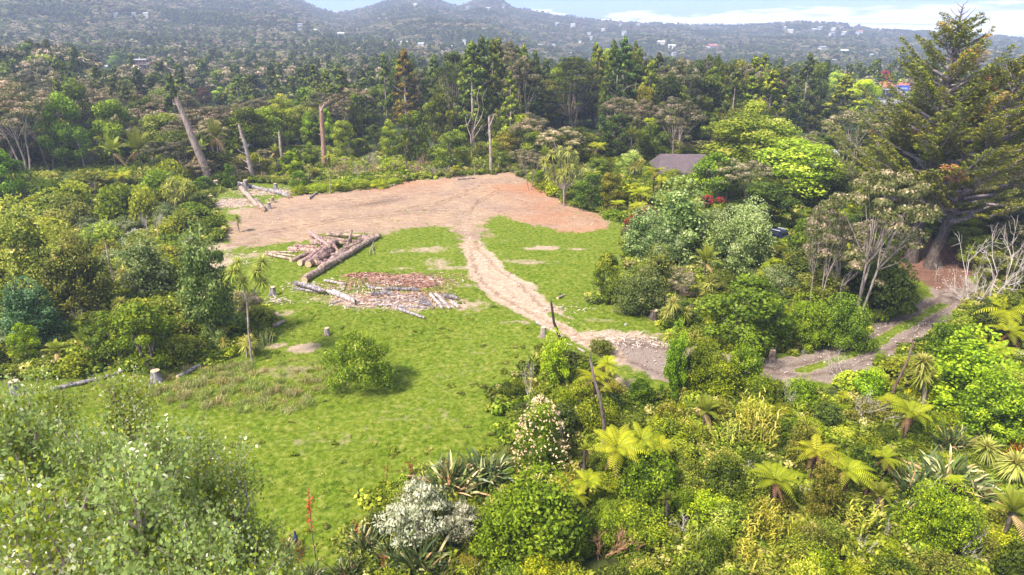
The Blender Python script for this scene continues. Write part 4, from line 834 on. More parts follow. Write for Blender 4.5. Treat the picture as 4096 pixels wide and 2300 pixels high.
def bare(name, pts, w0, w1, label, mat, zbase=None, forks=(), stubs=0, cat='dead tree'):
    """standing dead trunk: pts are picture pixels from foot to tip, all at the foot's distance"""
    x0, y0, z0 = at(*pts[0]) if zbase is None else zbase; P = []
    for px, py in pts:
        zz = zat(0, y0, py); d = y0 * CP - (zz - CAMZ) * SP; P.append([(px - 512) / FPX * d - x0, 0, zz - z0])
    P = np.array(P); P[0, 2] -= .3; P[1:, 1] += RS.randn(len(P) - 1) * .15; d = project(x0, y0, z0)[2]; k = d / FPX / 2; n = len(P)
    t = np.linspace(0, 1, n * 3 - 2); Q = np.stack([np.interp(t, np.linspace(0, 1, n), P[:, i]) for i in range(3)], -1); mb = MB(); tube(mb, Q, np.linspace(w0 * k, w1 * k, len(Q)), 9, rough=.16, rs=RS)
    for i in range(stubs):
        j = RS.randint(2, len(Q) - 1); dd = unit(np.array([RS.choice([-1, -1, 1]) * 1., RS.randn() * .4, .25])); l_ = (.4 + RS.rand() * .7); tube(mb, [Q[j], Q[j] + dd * l_], [w1 * k * .45, w1 * k * .25], 5)
    for i in range(3):      # torn splinters at the broken tip and a flared foot
        a = i * 2.1; tube(mb, [Q[-1] + [math.cos(a) * w1 * k * .5, math.sin(a) * w1 * k * .5, -.1], Q[-1] + [math.cos(a) * w1 * k * .6, math.sin(a) * w1 * k * .6, .25 + .3 * RS.rand()]], [w1 * k * .4, .01], 4)
        tube(mb, [Q[0] + [0, 0, .9], Q[0] + [math.cos(a) * w0 * k * 1.6, math.sin(a) * w0 * k * 1.6, .1]], [w0 * k * .6, w0 * k * .35], 5)
    o = link(name, mb.mesh(name, M[mat], True), None, (x0, y0, z0))
    for f in forks:
        F = []
        for px, py in f: zz = zat(0, y0, py); d = y0 * CP - (zz - CAMZ) * SP; F.append([(px - 512) / FPX * d - x0, RS.randn() * .2, zz - z0])
        m = MB(); tube(m, F, np.linspace(w1 * k * .8, w1 * k * .25, len(F)), 5); link('branch', m.mesh('branch', M[mat], True), o)
    xs = [q[0] for q in pts]; ys = [q[1] for q in pts]
    for a, b in zip(pts[:-1], pts[1:]): mask_add((a[0] + b[0]) / 2, (a[1] + b[1]) / 2, 3 + abs(a[0] - b[0]) / 2, abs(a[1] - b[1]) * .45, y0)
    register(o, '', cat, None, label); return o
o = bare('dead_tree', [(211, 187), (203, 162), (194, 140), (185, 118), (177, 99)], 8.5, 4.6, 'thick leaning bare trunk with broken branch stubs above the felled timber', 'pale', stubs=14); o.color = (.80, .76, .76, 1); LAND.append((at(211, 187)[:2], 'the thick leaning bare trunk'))
o = bare('dead_tree', [(254, 181), (250, 164), (245, 144), (241, 133), (238.5, 125)], 4.6, 2.2, 'slender grey bare trunk with twigs on its left in front of the iron shed', 'pale', forks=[[(247, 155), (241, 152), (236, 149)], [(248, 162), (242, 160), (236, 156)], [(249, 169), (245, 167)], [(242, 138), (239, 137)]]); o.color = (.95, .95, 1, 1)
bare('dead_tree', [(276, 157), (274, 144), (272.5, 131)], 3, 2, 'leftmost of three short pinkish bare trunks', 'pale', forks=[[(275.5, 152), (278, 146), (281, 138)]])
bare('dead_tree', [(283.5, 163), (281, 147), (278.5, 132)], 3.2, 2, 'middle of three short pinkish bare trunks', 'pale')
o = bare('dead_tree', [(288, 151), (286.5, 142), (286, 133)], 2.2, 1.5, 'thinnest and rightmost of three short pinkish bare trunks', 'pale'); o.color = (1, .75, .6, 1)
o = bare('dead_tree', [(324.5, 169), (323.5, 150), (322, 128), (320.5, 106)], 5.2, 3.6, 'tall reddish bare trunk with a forked top at the forest edge', 'pale', forks=[[(321.5, 111), (323, 107), (324, 104)]], stubs=4); o.color = (1.0, .74, .62, 1); LAND.append((at(325, 169)[:2], 'the tall reddish bare trunk'))
o = bare('dead_tree', [(472, 158), (471.5, 148), (471, 136)], 2.4, 1.6, 'dead white tree with long wavy forks standing against the dark forest', 'pale', forks=[[(471, 136), (475, 128), (481, 118), (484, 108), (482, 98), (487, 88)], [(471, 136), (467, 126), (465, 116)], [(474, 129), (476, 119), (479, 108), (477, 97), (479, 88)], [(473, 140), (478, 132), (483, 124)], [(467, 126), (470, 120), (472, 112)]]); o.color = (1.1, 1, .95, 1); LAND.append((at(472, 160)[:2], 'the wavy forked dead tree'))
bare('dead_tree', [(491, 174), (490.8, 155), (490, 135), (489, 117)], 3.4, 2.2, 'straight pinkish bare trunk with a forked tip by the dirt edge', 'pale', forks=[[(490, 126), (492.5, 119), (494, 115)], [(490, 140), (488, 130)]])
o = bare('dead_tree', [(571, 372), (566, 356), (560, 338), (554, 322), (551.3, 304)], 4.0, 2.2, 'black burnt pole leaning over the log beside the dirt track', 'bark'); o.color = (.5, .5, .5, 1); LAND.append((at(571, 372)[:2], 'the black burnt pole'))
o = bare('dead_tree', [(604, 452), (604.5, 425), (600, 398), (594, 378), (591, 362)], 4.0, 2.2, 'curved grey dead pole rising in front of the paired tree ferns', 'pale'); o.color = (.55, .52, .56, 1); LAND.append((at(604, 450)[:2], 'the curved grey pole'))
o = bare('dead_tree', [(891, 402), (895, 385), (904, 360), (911, 342), (914, 332)], 2.8, 1.5, 'thin leaning dead pole with a split tip beside the gravel drive', 'pale', forks=[[(914, 333), (916, 328), (919, 325)], [(914, 334), (911, 336), (908.5, 339)], [(914, 332), (912.5, 325)]]); o.color = (.55, .45, .42, 1); LAND.append((at(891, 402)[:2], 'the thin leaning pole'))
bare('dead_tree', [(118, 290), (113, 272), (109, 257), (105.5, 245)], 2.6, 1.4, 'thin pale dead stem above the yellow cabbage trees on the left', 'pale')
bare('dead_tree', [(86, 172), (80, 150), (74, 128)], 1.9, 1.2, 'thin leaning dead stem in the left forest edge', 'pale')
def utility(px, ybase, ytop, label):
    x, y, z = at(px, ybase); top = zat(x, y, ytop) - z; m = MB(); tube(m, [[0, 0, -1], [0, 0, top]], [.14, .11], 8); o = link('power_pole', m.mesh('power_pole', cm('pole concrete', (.6, .58, .55))), None, (x, y, z)); m = MB(); box(m, (0, 0, top - .5), (2.2, .12, .14)); link('cross_arm', m.mesh('cross_arm', cm('pole timber', (.35, .28, .22))), o)
    register(o, '', 'power pole', None, label); mask_add(px, ytop + 4, 2, 4, y)
utility(252.5, 96, 77, 'pale power pole among the trees beyond the leaning trunk'); utility(854, 104, 84, 'pale power pole left of the light green tree near the shop')

# ------------------------------------------------------------------ the great cypresses
def mk_cypress(h, Lmax, seed, lean, h0=.16, nb=120, side=0.0, dead_top=True, brown=.06, stem2=None):
    rs = np.random.RandomState(seed); mb = MB(); tb = MB(); bb = MB()
    def axis(t): return np.array([lean[0] * t ** 1.3, lean[1] * t, h * t])
    tube(tb, [axis(t) - [0, 0, .4 * (t == 0)] for t in np.linspace(0, .99, 12)], np.array([1.02, .82, .72, .72, .66, .6, .5, .4, .3, .2, .1, .03]) * h / 30, 10, rough=.25, rs=rs)
    for i in range(nb):
        t = h0 + (1 - h0) * ((i + .5) / nb) ** .9; a = i * 2.399 + rs.randn() * .3; o = axis(t)
        L_ = Lmax * (1 - .95 * ((t - h0) / (1 - h0)) ** 1.7) * (.55 + .6 * rs.rand()); el = RAD(8 + 34 * t + 7 * rs.randn()); hd = np.array([math.cos(a), math.sin(a), 0])
        if side: L_ *= 1 + side * hd[0]
        n = 7; tt = np.linspace(0, 1, n); P = o + hd * (L_ * tt * math.cos(el))[:, None] + np.array([0, 0, 1.]) * (L_ * (tt * math.sin(el) * .55 + .30 * tt ** 2.2))[:, None] + rs.randn(n, 3) * .10 * L_ / 8
        tube(bb, P, np.linspace(.05 + .018 * L_, .012, n), 5, cap=False)
        if dead_top and t > .93: continue
        br = rs.rand() < brown; m_ = int(4 + L_ * 2.6)
        for j in range(m_):          # side sprays: flattened, rising, tufted at their tips
            s = .30 + .70 * (j + rs.rand()) / m_; k = min(n - 2, int(s * (n - 1))); q = P[k] + (P[k + 1] - P[k]) * (s * (n - 1) - k)
            sd = np.cross(hd, [0, 0, 1.]) * (1 if j % 2 else -1); ln = (.55 + .24 * L_ * (1.15 - s)) * (.7 + .6 * rs.rand()); dr = unit(sd * .75 + hd * .8 + np.array([0, 0, .32 + .25 * rs.rand()]))
            e = q + dr * ln; tube(bb, [q, e], [.022, .008], 3, cap=False)
            c = int(14 + 20 * ln); u = rs.rand(c, 1) ** .7; C = q + (e - q) * u + rs.randn(c, 3) * [.15, .15, .08] * (1.2 - .6 * u)
            v = np.clip((.93 if br else .33) + .30 * (u[:, 0] - .4) * (0 if br else 1) + rs.randn(c) * .13 + (0 if br else .12 * s), 0, 1 if br else .90)
            leaves(mb, C, unit(rs.randn(c, 3) * .5 + [0, 0, .8]), .27 * (.6 + .7 * rs.rand(c)), rs, v, .38, up=dr + rs.randn(c, 3) * .35)
    if dead_top:
        for i in range(8): t = .93 + .008 * i; bl = axis(t); blades(bb, [bl] * 5, unit(rs.randn(5, 3) * [1, 1, .2] + [0, 0, .5]), .7 - .05 * i, .12, .1, 2)
    return mb.mesh('crown', M['cypress']), tb.mesh('trunk', M['bark'], True), bb.mesh('branches', solid_mat('cypress branch', G(.14, .10, .10), G(.38, .31, .31), 4, .9))
def cypress(pxb, yb, pxt, yt, Lmax, seed, label, **kw):
    x, y, z = at(pxb, yb); top = zat(0, y, yt); d = y * CP - (top - CAMZ) * SP; lx = (pxt - 512) / FPX * d - x
    c, t, b = mk_cypress(top - z, Lmax, seed, (lx, 0), **kw); root = link('cypress_tree', None, None, (x, y, z)); link('crown', c, root); link('trunk', t, root); link('branches', b, root)
    register(root, '', 'cypress tree', 'giant cypress trees at the bend of the drive', label); return root
cypress(911, 261, 963, 4, 10.6, 3, 'tallest cypress with a bare dead tip rising above the skyline', h0=.20, nb=100)
cypress(930, 267, 1030, 60, 11.5, 5, 'cypress with a leaning furrowed trunk closest to the red brown litter', h0=.22, nb=96, dead_top=False)
cypress(905, 248, 913, 105, 6.5, 9, 'smallest cypress on the left side of the three, with brown sprays', h0=.30, nb=70, dead_top=False, brown=.14)
LAND.append((at(925, 262)[:2], 'the tall cypress trunks'))
mask_add(930, 252, 34, 20, at(925, 262)[1]); mask_add(955, 170, 55, 70, 60)

# ------------------------------------------------------------------ poplars close to the camera
def mk_poplar(rs, k):
    h = 13.0; mb = MB(); tb = MB(); lean = rs.randn(2) * .5
    tube(tb, [[0, 0, -.3], [lean[0] * .3, lean[1] * .3, h * .4], [lean[0], lean[1], h * .97]], [.17, .10, .015], 8)
    nb = 74
    for i in range(nb):
        t = .22 + .78 * (i / nb); o = np.array([lean[0] * t, lean[1] * t, h * t * .97]); a = i * 2.399; L_ = (3.3 * (1 - t) ** .7 + .45) * (.7 + .5 * rs.rand()); el = RAD(54 + 20 * rs.rand())
        bv = .15 * rs.randn(); d = np.array([math.cos(a) * math.cos(el), math.sin(a) * math.cos(el), math.sin(el)]); e = o + d * L_; e[2] = min(e[2], h * 1.02); m = (o + e) / 2 + rs.randn(3) * .12
        tube(tb, [o, m, e], [.045, .028, .008], 4, cap=False)
        for q in range(4):
            s = .25 + .75 * rs.rand(); p0 = o + (e - o) * s; e2 = p0 + unit(d + rs.randn(3) * .6) * (.35 + .5 * rs.rand()); tube(tb, [p0, e2], [.010, .004], 3, cap=False)
            n = 80; u = rs.rand(n, 1); C = p0 + (e2 - p0) * u + rs.randn(n, 3) * .13
            tipw = np.clip(u[:, 0] * .5 + t * .25, 0, 1); v = np.clip(.44 + bv + .17 * rs.randn(n) + .14 * tipw + (rs.rand(n) < .035 + .14 * (t > .8)) * .42, 0, 1)
            leaves(mb, C, unit(rs.randn(n, 3) + [-.3, -.5, .7]), .068 * (.5 + .9 * rs.rand(n)), rs, v, .85)
    return mb.mesh('crown', M['poplar']), [('trunk', tb.mesh('trunk', M['pale'], True))], h, 2.0
variants('poplar', 4, mk_poplar)
POP = [(14, 12.0, 395, 'poplar at the left edge reaching the big furrowed stump'), (58, 15.5, 402, 'poplar with pale tips right beside the left edge stump'), (132, 15.0, 389, 'poplar whose silvery top stands highest over the mown grass'), (152, 10.5, 468, 'poplar with a bright white leaf spray above the lower grass'), (95, 13.0, 440, 'dense poplar between the highest silvery top and the left edge'),
       (205, 11.5, 482, 'poplar in the middle of the group sloping down to the flax'), (255, 12.5, 520, 'low poplar next to the last flax at the lower edge'), (292, 12, 548, 'lowest poplar, only its tips above the lower edge near the flax'), (30, 9.0, 480, 'poplar filling the lower left corner'), (170, 9.0, 535, 'poplar at the lower edge left of the middle of the group'), (-15, 11, 420, 'poplar cut off by the left edge of the view'), (100, 8.4, 505, 'poplar nearest the camera at the lower edge'), (232, 9.0, 560, 'small poplar top at the lower edge before the flax'), (60, 11.0, 450, 'poplar behind the lower left corner one'), (178, 13.5, 450, 'thin poplar just right of the highest silvery top')]
for i, (px, y, ytop, lab) in enumerate(POP):
    z = zat(0, y, ytop); d = y * CP - (z - CAMZ) * SP; x = (px - 512) / FPX * d; g0 = float(H(x, y)); s = (z - g0) / 13.0
    o = put('poplar', 'poplar_tree', x, y, s * .74, s, z=g0); register(o, '', 'poplar', 'poplars in the lower left', lab)
LAND.append(((-7, 14), 'the poplars'))

# ------------------------------------------------------------------ hand planted trees and plants
def fern(px, py, w, label, h=3.2, var=None, y=None):
    """tree fern whose crown centre shows at (px, py)"""
    h = h * .68; x, y, z = at(px, py, h); d = project(x, y, z)[2]; s = max(.3, w * d / FPX / 4.3)
    o = put('fern', 'tree_fern', x, y, s, s * .95, z=z, var=var); o.children[1].scale = (1 / s, 1 / s, max(.2, (z - float(H(x, y))) / 4 / (s * .95) * 1.02))
    o.children[0].rotation_euler = (RS.uniform(-.2, .2), RS.uniform(-.2, .2), 0); mask_add(px, py, w * .45, w * .22, y); register(o, '', 'tree fern', 'tree ferns', label); return o
for a in [(596, 378, 46, 'big tree fern behind the curved grey pole, left of a twin', 4.2), (608, 364, 34, 'tree fern with upright fronds right behind the curved grey pole', 3.6), (617, 448, 70, 'largest bright tree fern low in the middle of the bush', 4.4), (641, 440, 52, 'bright tree fern overlapping the largest one from the right', 4.2), (659, 446, 40, 'smaller fern crown at the right end of the bright row', 3.8),
          (588, 482, 44, 'tree fern in shade below the largest bright one', 3.0), (577, 496, 34, 'low fern at the lower left of the shaded tree fern', 2.2), (775, 480, 64, 'large tree fern left of the round brown shrub', 3.8), (816, 452, 58, 'tree fern right behind the round brown shrub', 3.8), (848, 470, 56, 'tree fern between the round brown shrub and the large flax', 3.4), (884, 458, 46, 'shaded tree fern touching the left side of the large flax', 3.0), (868, 486, 30, 'small fern below the shaded one by the large flax', 2),
          (911, 414, 62, 'bright tree fern below the thin leaning pole', 3.6), (889, 402, 34, 'small fern at the foot of the thin leaning pole', 2.2), (1008, 310, 60, 'tall tree fern at the right edge behind the dead twiggy bush', 5.0), (1010, 332, 50, 'dark tree fern under the tall one at the right edge', 3.6), (1000, 350, 40, 'lowest of the dark ferns at the right edge', 2.8), (768, 279, 36, 'tree fern tucked left of the pale stemmed tree by the drive', 3.0),
          (641, 193, 34, 'bright tree fern above the red blossom', 5.0), (639, 206, 22, 'fern just below the bright one near the red blossom', 4), (655, 172, 32, 'tree fern in front of the tiled roof', 6), (662, 180, 22, 'lower fern in front of the tiled roof', 5), (598, 147, 24, 'pale tree fern high among trees left of the tiled roof', 8), (592, 175, 26, 'dark green tree fern behind the many headed cabbage tree', 4), (618, 203, 20, 'fern beside the red blossom on the clearing side', 3),
          (329, 157, 17, 'tree fern at the foot of the tall reddish trunk', 4), (455, 168, 16, 'small fern at the forest edge above the dirt', 2.5), (121, 178, 34, 'flat crowned tree fern in the left scrub', 4.5), (36, 199, 28, 'dark tree fern at the left edge of the scrub', 3.2), (227, 327, 28, 'tree fern left of the forked cabbage tree', 2.2), (337, 163, 12, 'small fern right of the tall reddish trunk', 3), (931, 207, 18, 'fern in the shade between the cypress trunks', 1.6), (924, 233, 22, 'bright fern between the two big cypress trunks', 1.8), (558, 500, 20, 'tiny fern frond crown among the leaves left of the shaded tree fern', 1.5), (955, 480, 24, 'pale fern standing in the large flax', 3), (843, 395, 18, 'little fern in the bushes below the gravel drive', 1.8)]:
    fern(*a)
LAND.append((at(617, 470)[:2], 'the largest bright tree fern')); LAND.append((at(775, 500)[:2], 'the large tree fern'))
def cabbage(px, yb, heads, rpx, label, v=.5, tr=.09, n=120, fork=.5):
    """cabbage tree: foot at (px, yb), leaf heads at the given picture pixels"""
    x, y, z = at(px, yb); Hd = []
    for i, (hx, hy) in enumerate(heads):
        dy = ((i * 37) % 11 - 5) * .12 * (len(heads) > 2); zz = zat(0, y + dy, hy); d = (y + dy) * CP - (zz - CAMZ) * SP; Hd.append([(hx - 512) / FPX * d - x, dy, zz - z])
    d = project(x, y, z)[2]; R = rpx * d / FPX
    c, parts, h, _ = mk_cabbage(Hd, R, n, v, tr, fork)(np.random.RandomState(int(px * 7 + yb)), 0)
    root = link('cabbage_tree', None, None, (x, y, z)); link('leaf_heads', c, root); [link(pn, me, root) for pn, me in parts]
    for hx, hy in heads: mask_add(hx, hy, rpx * .8, rpx * .7, y)
    mask_add(px, (yb + heads[0][1]) / 2, 3, (yb - heads[0][1]) * .3, y)
    register(root, '', 'cabbage tree', 'cabbage trees', label); return root
cabbage(252, 362, [(232, 273), (255, 270), (262, 262), (243, 281), (262, 280), (238, 264)], 10, 'tall forked cabbage tree with shaggy heads left of the grey heap', .5, .065, 150, .62); LAND.append((at(252, 362)[:2], 'the forked cabbage tree'))
cabbage(246, 357, [(248, 343)], 12, 'trunkless looking cabbage tree at the foot of the forked one', .55)
cabbage(224, 352, [(223, 343)], 10, 'small bristly cabbage tree left of the forked one', .6)
hd = [(546, 163), (552, 154), (560, 149), (568, 151), (575, 155), (579, 164), (572, 163), (561, 160), (553, 168), (566, 169), (577, 173), (549, 176), (560, 175), (572, 177), (543, 161), (584, 168), (565, 158)]
cabbage(564, 206, hd, 7.0, 'many headed cabbage tree with pale stems at the right of the clearing', .72, .12, 90, .30); LAND.append((at(564, 206)[:2], 'the many headed cabbage tree'))
cabbage(564, 203, [(564, 191)], 5.5, 'single green tuft at the foot of the many headed cabbage tree', .5)
cabbage(239, 232, [(237, 218)], 6, 'small round headed cabbage tree on the left margin of the dirt', .3)
cabbage(176, 214, [(166, 188), (172, 180), (178, 185), (184, 190), (170, 194), (186, 183), (176, 197)], 7, 'bushy yellow green cabbage tree in the scrub left of the leaning trunk', .62, .1, 80, .4)
cabbage(122, 296, [(123, 273)], 10, 'yellow cabbage tree left of a pair in the scrub', .8); cabbage(135, 300, [(134, 284), (138, 290)], 8, 'yellow cabbage tree right of a pair in the scrub', .75); cabbage(122, 316, [(120, 302)], 9, 'whitish tufted cabbage tree below the yellow pair', .6)
cabbage(674, 334, [(674, 304), (685, 313), (668, 311)], 9, 'pale twin headed cabbage tree at the left of the dense green tree', .66, .06, 120, .4); cabbage(671, 352, [(671, 336)], 11, 'dark green cabbage tree directly under the twin headed one', .42)
cabbage(675, 384, [(675, 362), (673, 370)], 10, 'drooping cabbage tree among the bushes below the twin headed one', .45); cabbage(711, 300, [(711, 282), (709, 290)], 10, 'pale spiky cabbage tree above the dense green tree', .66); cabbage(683, 402, [(682, 392)], 8, 'low cabbage tree in the bush near the track bend', .45)
cabbage(923, 408, [(922, 362), (924, 372)], 14, 'shaggy drooping cabbage tree right of the thin leaning pole', .55, .12, 190); cabbage(988, 470, [(987, 448)], 15, 'green and yellow cabbage tree at the lower right', .6, .1, 170); cabbage(1015, 492, [(1016, 464)], 20, 'silvery spiky cabbage tree at the right edge', .75, .1, 230)
cabbage(1019, 281, [(1019, 268)], 8, 'cabbage tree at the right edge above the tall fern', .45); cabbage(635, 180, [(634, 167), (640, 163)], 8, 'two headed cabbage tree left of the tiled roof', .62); cabbage(699, 213, [(697, 202), (703, 199)], 8, 'long leaved cabbage tree right of the grey green dome', .6)
cabbage(475, 176, [(475, 162)], 4.5, 'cabbage tree behind the left of the two edge ones', .4); cabbage(482, 172, [(480, 160), (484, 163)], 4, 'pair headed cabbage tree beside the straight pinkish trunk', .5); cabbage(499, 172, [(499, 160)], 4.5, 'cabbage tree right of the straight pinkish trunk', .35); cabbage(330, 194, [(330, 173)], 5, 'small cabbage tree in the scrub below the tall reddish trunk', .45); cabbage(309, 182, [(308, 167)], 5, 'small pale cabbage tree left of the tall reddish trunk', .6); cabbage(370, 158, [(371, 155)], 4, 'small cabbage tree in the brushwood above the dirt', .5)
def palm(px, py, w, h, label, y=None):
    x, y, z = at(px, py, h); d = project(x, y, z)[2]; s = w * d / FPX / 3.6; o = put('nikau', 'nikau_palm', x, y, s, s, z=z); o.children[1].scale = (1 / s, 1 / s, (z - float(H(x, y))) / 5 / s * 1.02)
    mask_add(px, py - w * .3, w * .4, w * .4, y); register(o, '', 'palm', 'nikau palms', label)
for a in [(706, 262, 30, 2.5, 'upright palm with brown dead fronds between the grey green shrubs'), (138, 150, 36, 6.5, 'tall palm in front of the left forest'), (113, 152, 28, 6, 'palm left of the tall one in the left forest'), (216, 136, 28, 8, 'palm right behind the leaning bare trunk'), (200, 152, 22, 5.5, 'palm in shade behind the leaning bare trunk'), (229, 160, 20, 3.5, 'low palm near the iron shed'), (705, 412, 30, 1.6, 'palm with hanging pale dead leaves in the lower bush'), (1012, 512, 46, 2.4, 'fan like olive palm at the right edge'),
          (545, 250 - 95, 16, 5, 'palm in shade left of the many headed cabbage tree'), (640, 140, 18, 6, 'palm among dark trees behind the tiled roof'), (632, 135, 16, 7, 'paler palm left of the one behind the tiled roof'), (85, 342, 26, 1.4, 'feathery low palm in the dark bush at the left'), (56, 352, 22, 1.2, 'small yellow green palm near the left edge'), (585, 470 - 20, 14, 2, 'small palm in the gap right of the cream flowered bush'), (668, 500, 18, 1.5, 'small palm under the bright tree ferns'), (880, 495, 24, 1.6, 'palm left of the foot of the large flax'), (405, 147, 15, 5, 'palm in the dark forest edge above the dirt'), (275, 152, 14, 5, 'palm behind the three short bare trunks')]:
    palm(*a)
# flax
def flax(px, yb, w, label, tint=None, key='flax'):
    x, y, z = at(px, yb); d = project(x, y, z)[2]; s = w * d / FPX / 2.8; o = put(key, 'flax_clump', x, y, s, s * 1.05, tint=tint); mask_add(px, yb - w * .35, w * .45, w * .32, y); register(o, '', 'flax', 'flax clumps', label)
for a in [(451, 494, 62, 'flax clump with upright tips above the silver leaved shrub'), (484, 486, 62, 'rightmost dark flax beside the cream flowered bush'), (420, 574, 62, 'big flax at the lower edge under the silver leaved shrub'), (366, 552, 44, 'flax left of the silver leaved shrub with orange flowers'), (348, 580, 40, 'flax at the lower edge next to the poplars'), (462, 530, 42, 'flax peeping from the right side of the silver leaved shrub'), (393, 560, 40, 'flax below the left part of the silver leaved shrub'), (286, 556, 30, 'small pale flax among the poplar tips'), (470, 582, 34, 'flax at the lower edge right of the big one'), (312, 580, 30, 'pale flax at the lower edge amid poplar leaves'), (440, 585, 36, 'half hidden flax at the very bottom'),
          (915, 500, 62, 'left half of the large flax stand at the lower right'), (945, 490, 66, 'tallest clump of the large flax stand'), (968, 502, 50, 'right end of the large flax stand'), (950, 452, 44, 'flax just behind the large stand'), (905, 520, 34, 'flax in front of the large stand'), (963, 444, 30, 'smaller flax behind the large stand')]: flax(*a)
flax(1004, 442, 34, 'orange tinted flax at the edge of the lower right lawn', (2.6, 1.1, .5)); flax(1016, 455, 26, 'orange tinted flax behind the silvery cabbage tree', (2.6, 1.1, .5)); flax(1000, 455, 20, 'small rusty flax left of the silvery cabbage tree', (2.4, 1.0, .5))
LAND.append((at(484, 486)[:2], 'the dark flax clumps')); LAND.append((at(945, 490)[:2], 'the large flax stand'))
def mk_flower_stalk(rs, k):
    mb = MB(); h = 2.6; P = [[0, 0, 0], [.15, 0, h * .5], [.3 + .1 * rs.randn(), .1, h]]; tube(mb, P, [.02, .016, .008], 4, mat=0)
    for i in range(12): t = .55 + .45 * i / 12; q = np.array([.3 * t, .05, h * t]); d = unit(np.array([(-1) ** i, rs.randn() * .4, .6])); tube(mb, [q, q + d * .16], [.008, .005], 3); leaves(mb, q + d * .18 + rs.randn(7, 3) * .05, rs.randn(7, 3), .09, rs, rs.rand(7), .7, 1)
    return mb.mesh('flower_stalk', [M['bark'], M['orange']]), [], h, .4
variants('stalk', 3, mk_flower_stalk)
for px, yb, yt, l in [(282 + 6, 555, 538, 'orange flower stalk leaning over the small pale flax'), (316, 560, 488, 'long flower stalk with orange tips over the bright grass'), (302, 588, 545, 'short orange stalk among the poplar tips'), (362, 548, 519, 'thick orange flower spike left of the silver leaved shrub'), (381, 540, 520, 'orange flower spike inside the silver leaved shrub'), (460, 548, 535, 'orange flower spike right of the silver leaved shrub'), (388, 582, 552, 'orange flower spike under the silver leaved shrub'), (346, 590, 572, 'orange flower spike at the lower edge'), (418, 520, 462, 'tall dry stalk above the flax'), (412, 515, 470, 'dry stalk left of the tall one above the flax'), (385, 500, 465, 'thin dry stalk left of the flax'), (442, 500, 462, 'dark dry stalk in the flax')]:
    x, y, z = at(px, yb); o = put('stalk', 'flax_flower_stalk', x, y, (zat(x, y, yt) - z) / 2.6 * .8, (zat(x, y, yt) - z) / 2.6); register(o, '', 'flower stalk', 'flax flower stalks', l)
    if 'dry' in l: o.color = (.4, .4, .4, 1)
# special shrubs
def mk_silver(rs, k):
    mb = MB(); C = dome_centers(rs, 60, 2.2, .9, 2.9, shell=.4); puffs(mb, rs, C, np.tile([[.5, .5, .2]], (60, 1)) * (.6 + .8 * rs.rand(60, 1)), 95, .19, v0=.5, vl=.24, vtop=.16, aspect=.38, jit=.8)
    for i in range(16): e = C[i * 2]; m = e * [.6, .6, .5]; tube(mb, [[0, 0, 0], m, e * [1, 1, 1.03]], [.05, .03, .012], 4, mat=1, cap=False)
    return mb.mesh('silver_shrub', [M['silver'], M['pale']]), [], 3.2, 2.5
variants('silver', 1, mk_silver)
plant('silver', 'silver_shrub', 420, 548, 482, 84, '', 'shrub', None, 'sprawling silvery white leaved shrub above the flax')
plant('silver', 'silver_shrub', 462, 545, 502, 46, '', 'shrub', None, 'silvery leaved shoots hanging right of the sprawling silver shrub')
def mk_cream(rs, k):
    mb = MB(); C = np.vstack([dome_centers(rs, 40, 1.5, .4, 4.2), dome_centers(rs, 16, 1.5, .2, 1.8)]); puffs(mb, rs, C, np.tile([[.5, .5, .5]], (56, 1)), 250, .12, v0=.36)
    n = 380; q = dome_centers(rs, n, 1.85, .3, 4.7, shell=.92); q = q[q[:, 2] > .6]; q = q + rs.randn(len(q), 3) * .06
    for dd in range(4): leaves(mb, q + rs.randn(len(q), 3) * .03, rs.randn(len(q), 3), .10, rs, rs.rand(len(q)), .9, 1)
    return mb.mesh('flowering_bush', [M['broad'], M['cream']]), [], 4.4, 1.8
variants('cream', 1, mk_cream)
plant('cream', 'flowering_bush', 540, 476, 402, 58, '', 'bush', None, 'dark bush covered with cream blossom clusters right of the flax'); LAND.append((at(540, 470)[:2], 'the cream flowered bush'))
def mk_round(rs, k):
    mb = MB(); C = dome_centers(rs, 60, 2.4, .25, 3.2, shell=.45); puffs(mb, rs, C, np.tile([[.55, .55, .5]], (60, 1)), 210, .14, v0=.48, jit=1.1, fill=.2, lift=.6); n = 1400; S = dome_centers(rs, n, 2.7, .3, 3.8, shell=.9); blades(mb, S * .9, unit(S - [0, 0, .4] + rs.randn(n, 3) * .3), .35, .035, 0, 1, np.clip(.65 + .2 * rs.randn(n), 0, 1))
    return mb.mesh('round_bush', M['fine']), [], 3.5, 2.7
variants('round', 1, mk_round)
o = plant('round', 'round_bush', 360, 387, 334, 84, '', 'bush', None, 'round yellow green bush alone on the grass', tint=(.62, .78, .35)); LAND.append((at(360, 386)[:2], 'the round bush on the grass')); mask_add(360, 358, 36, 30, 60)
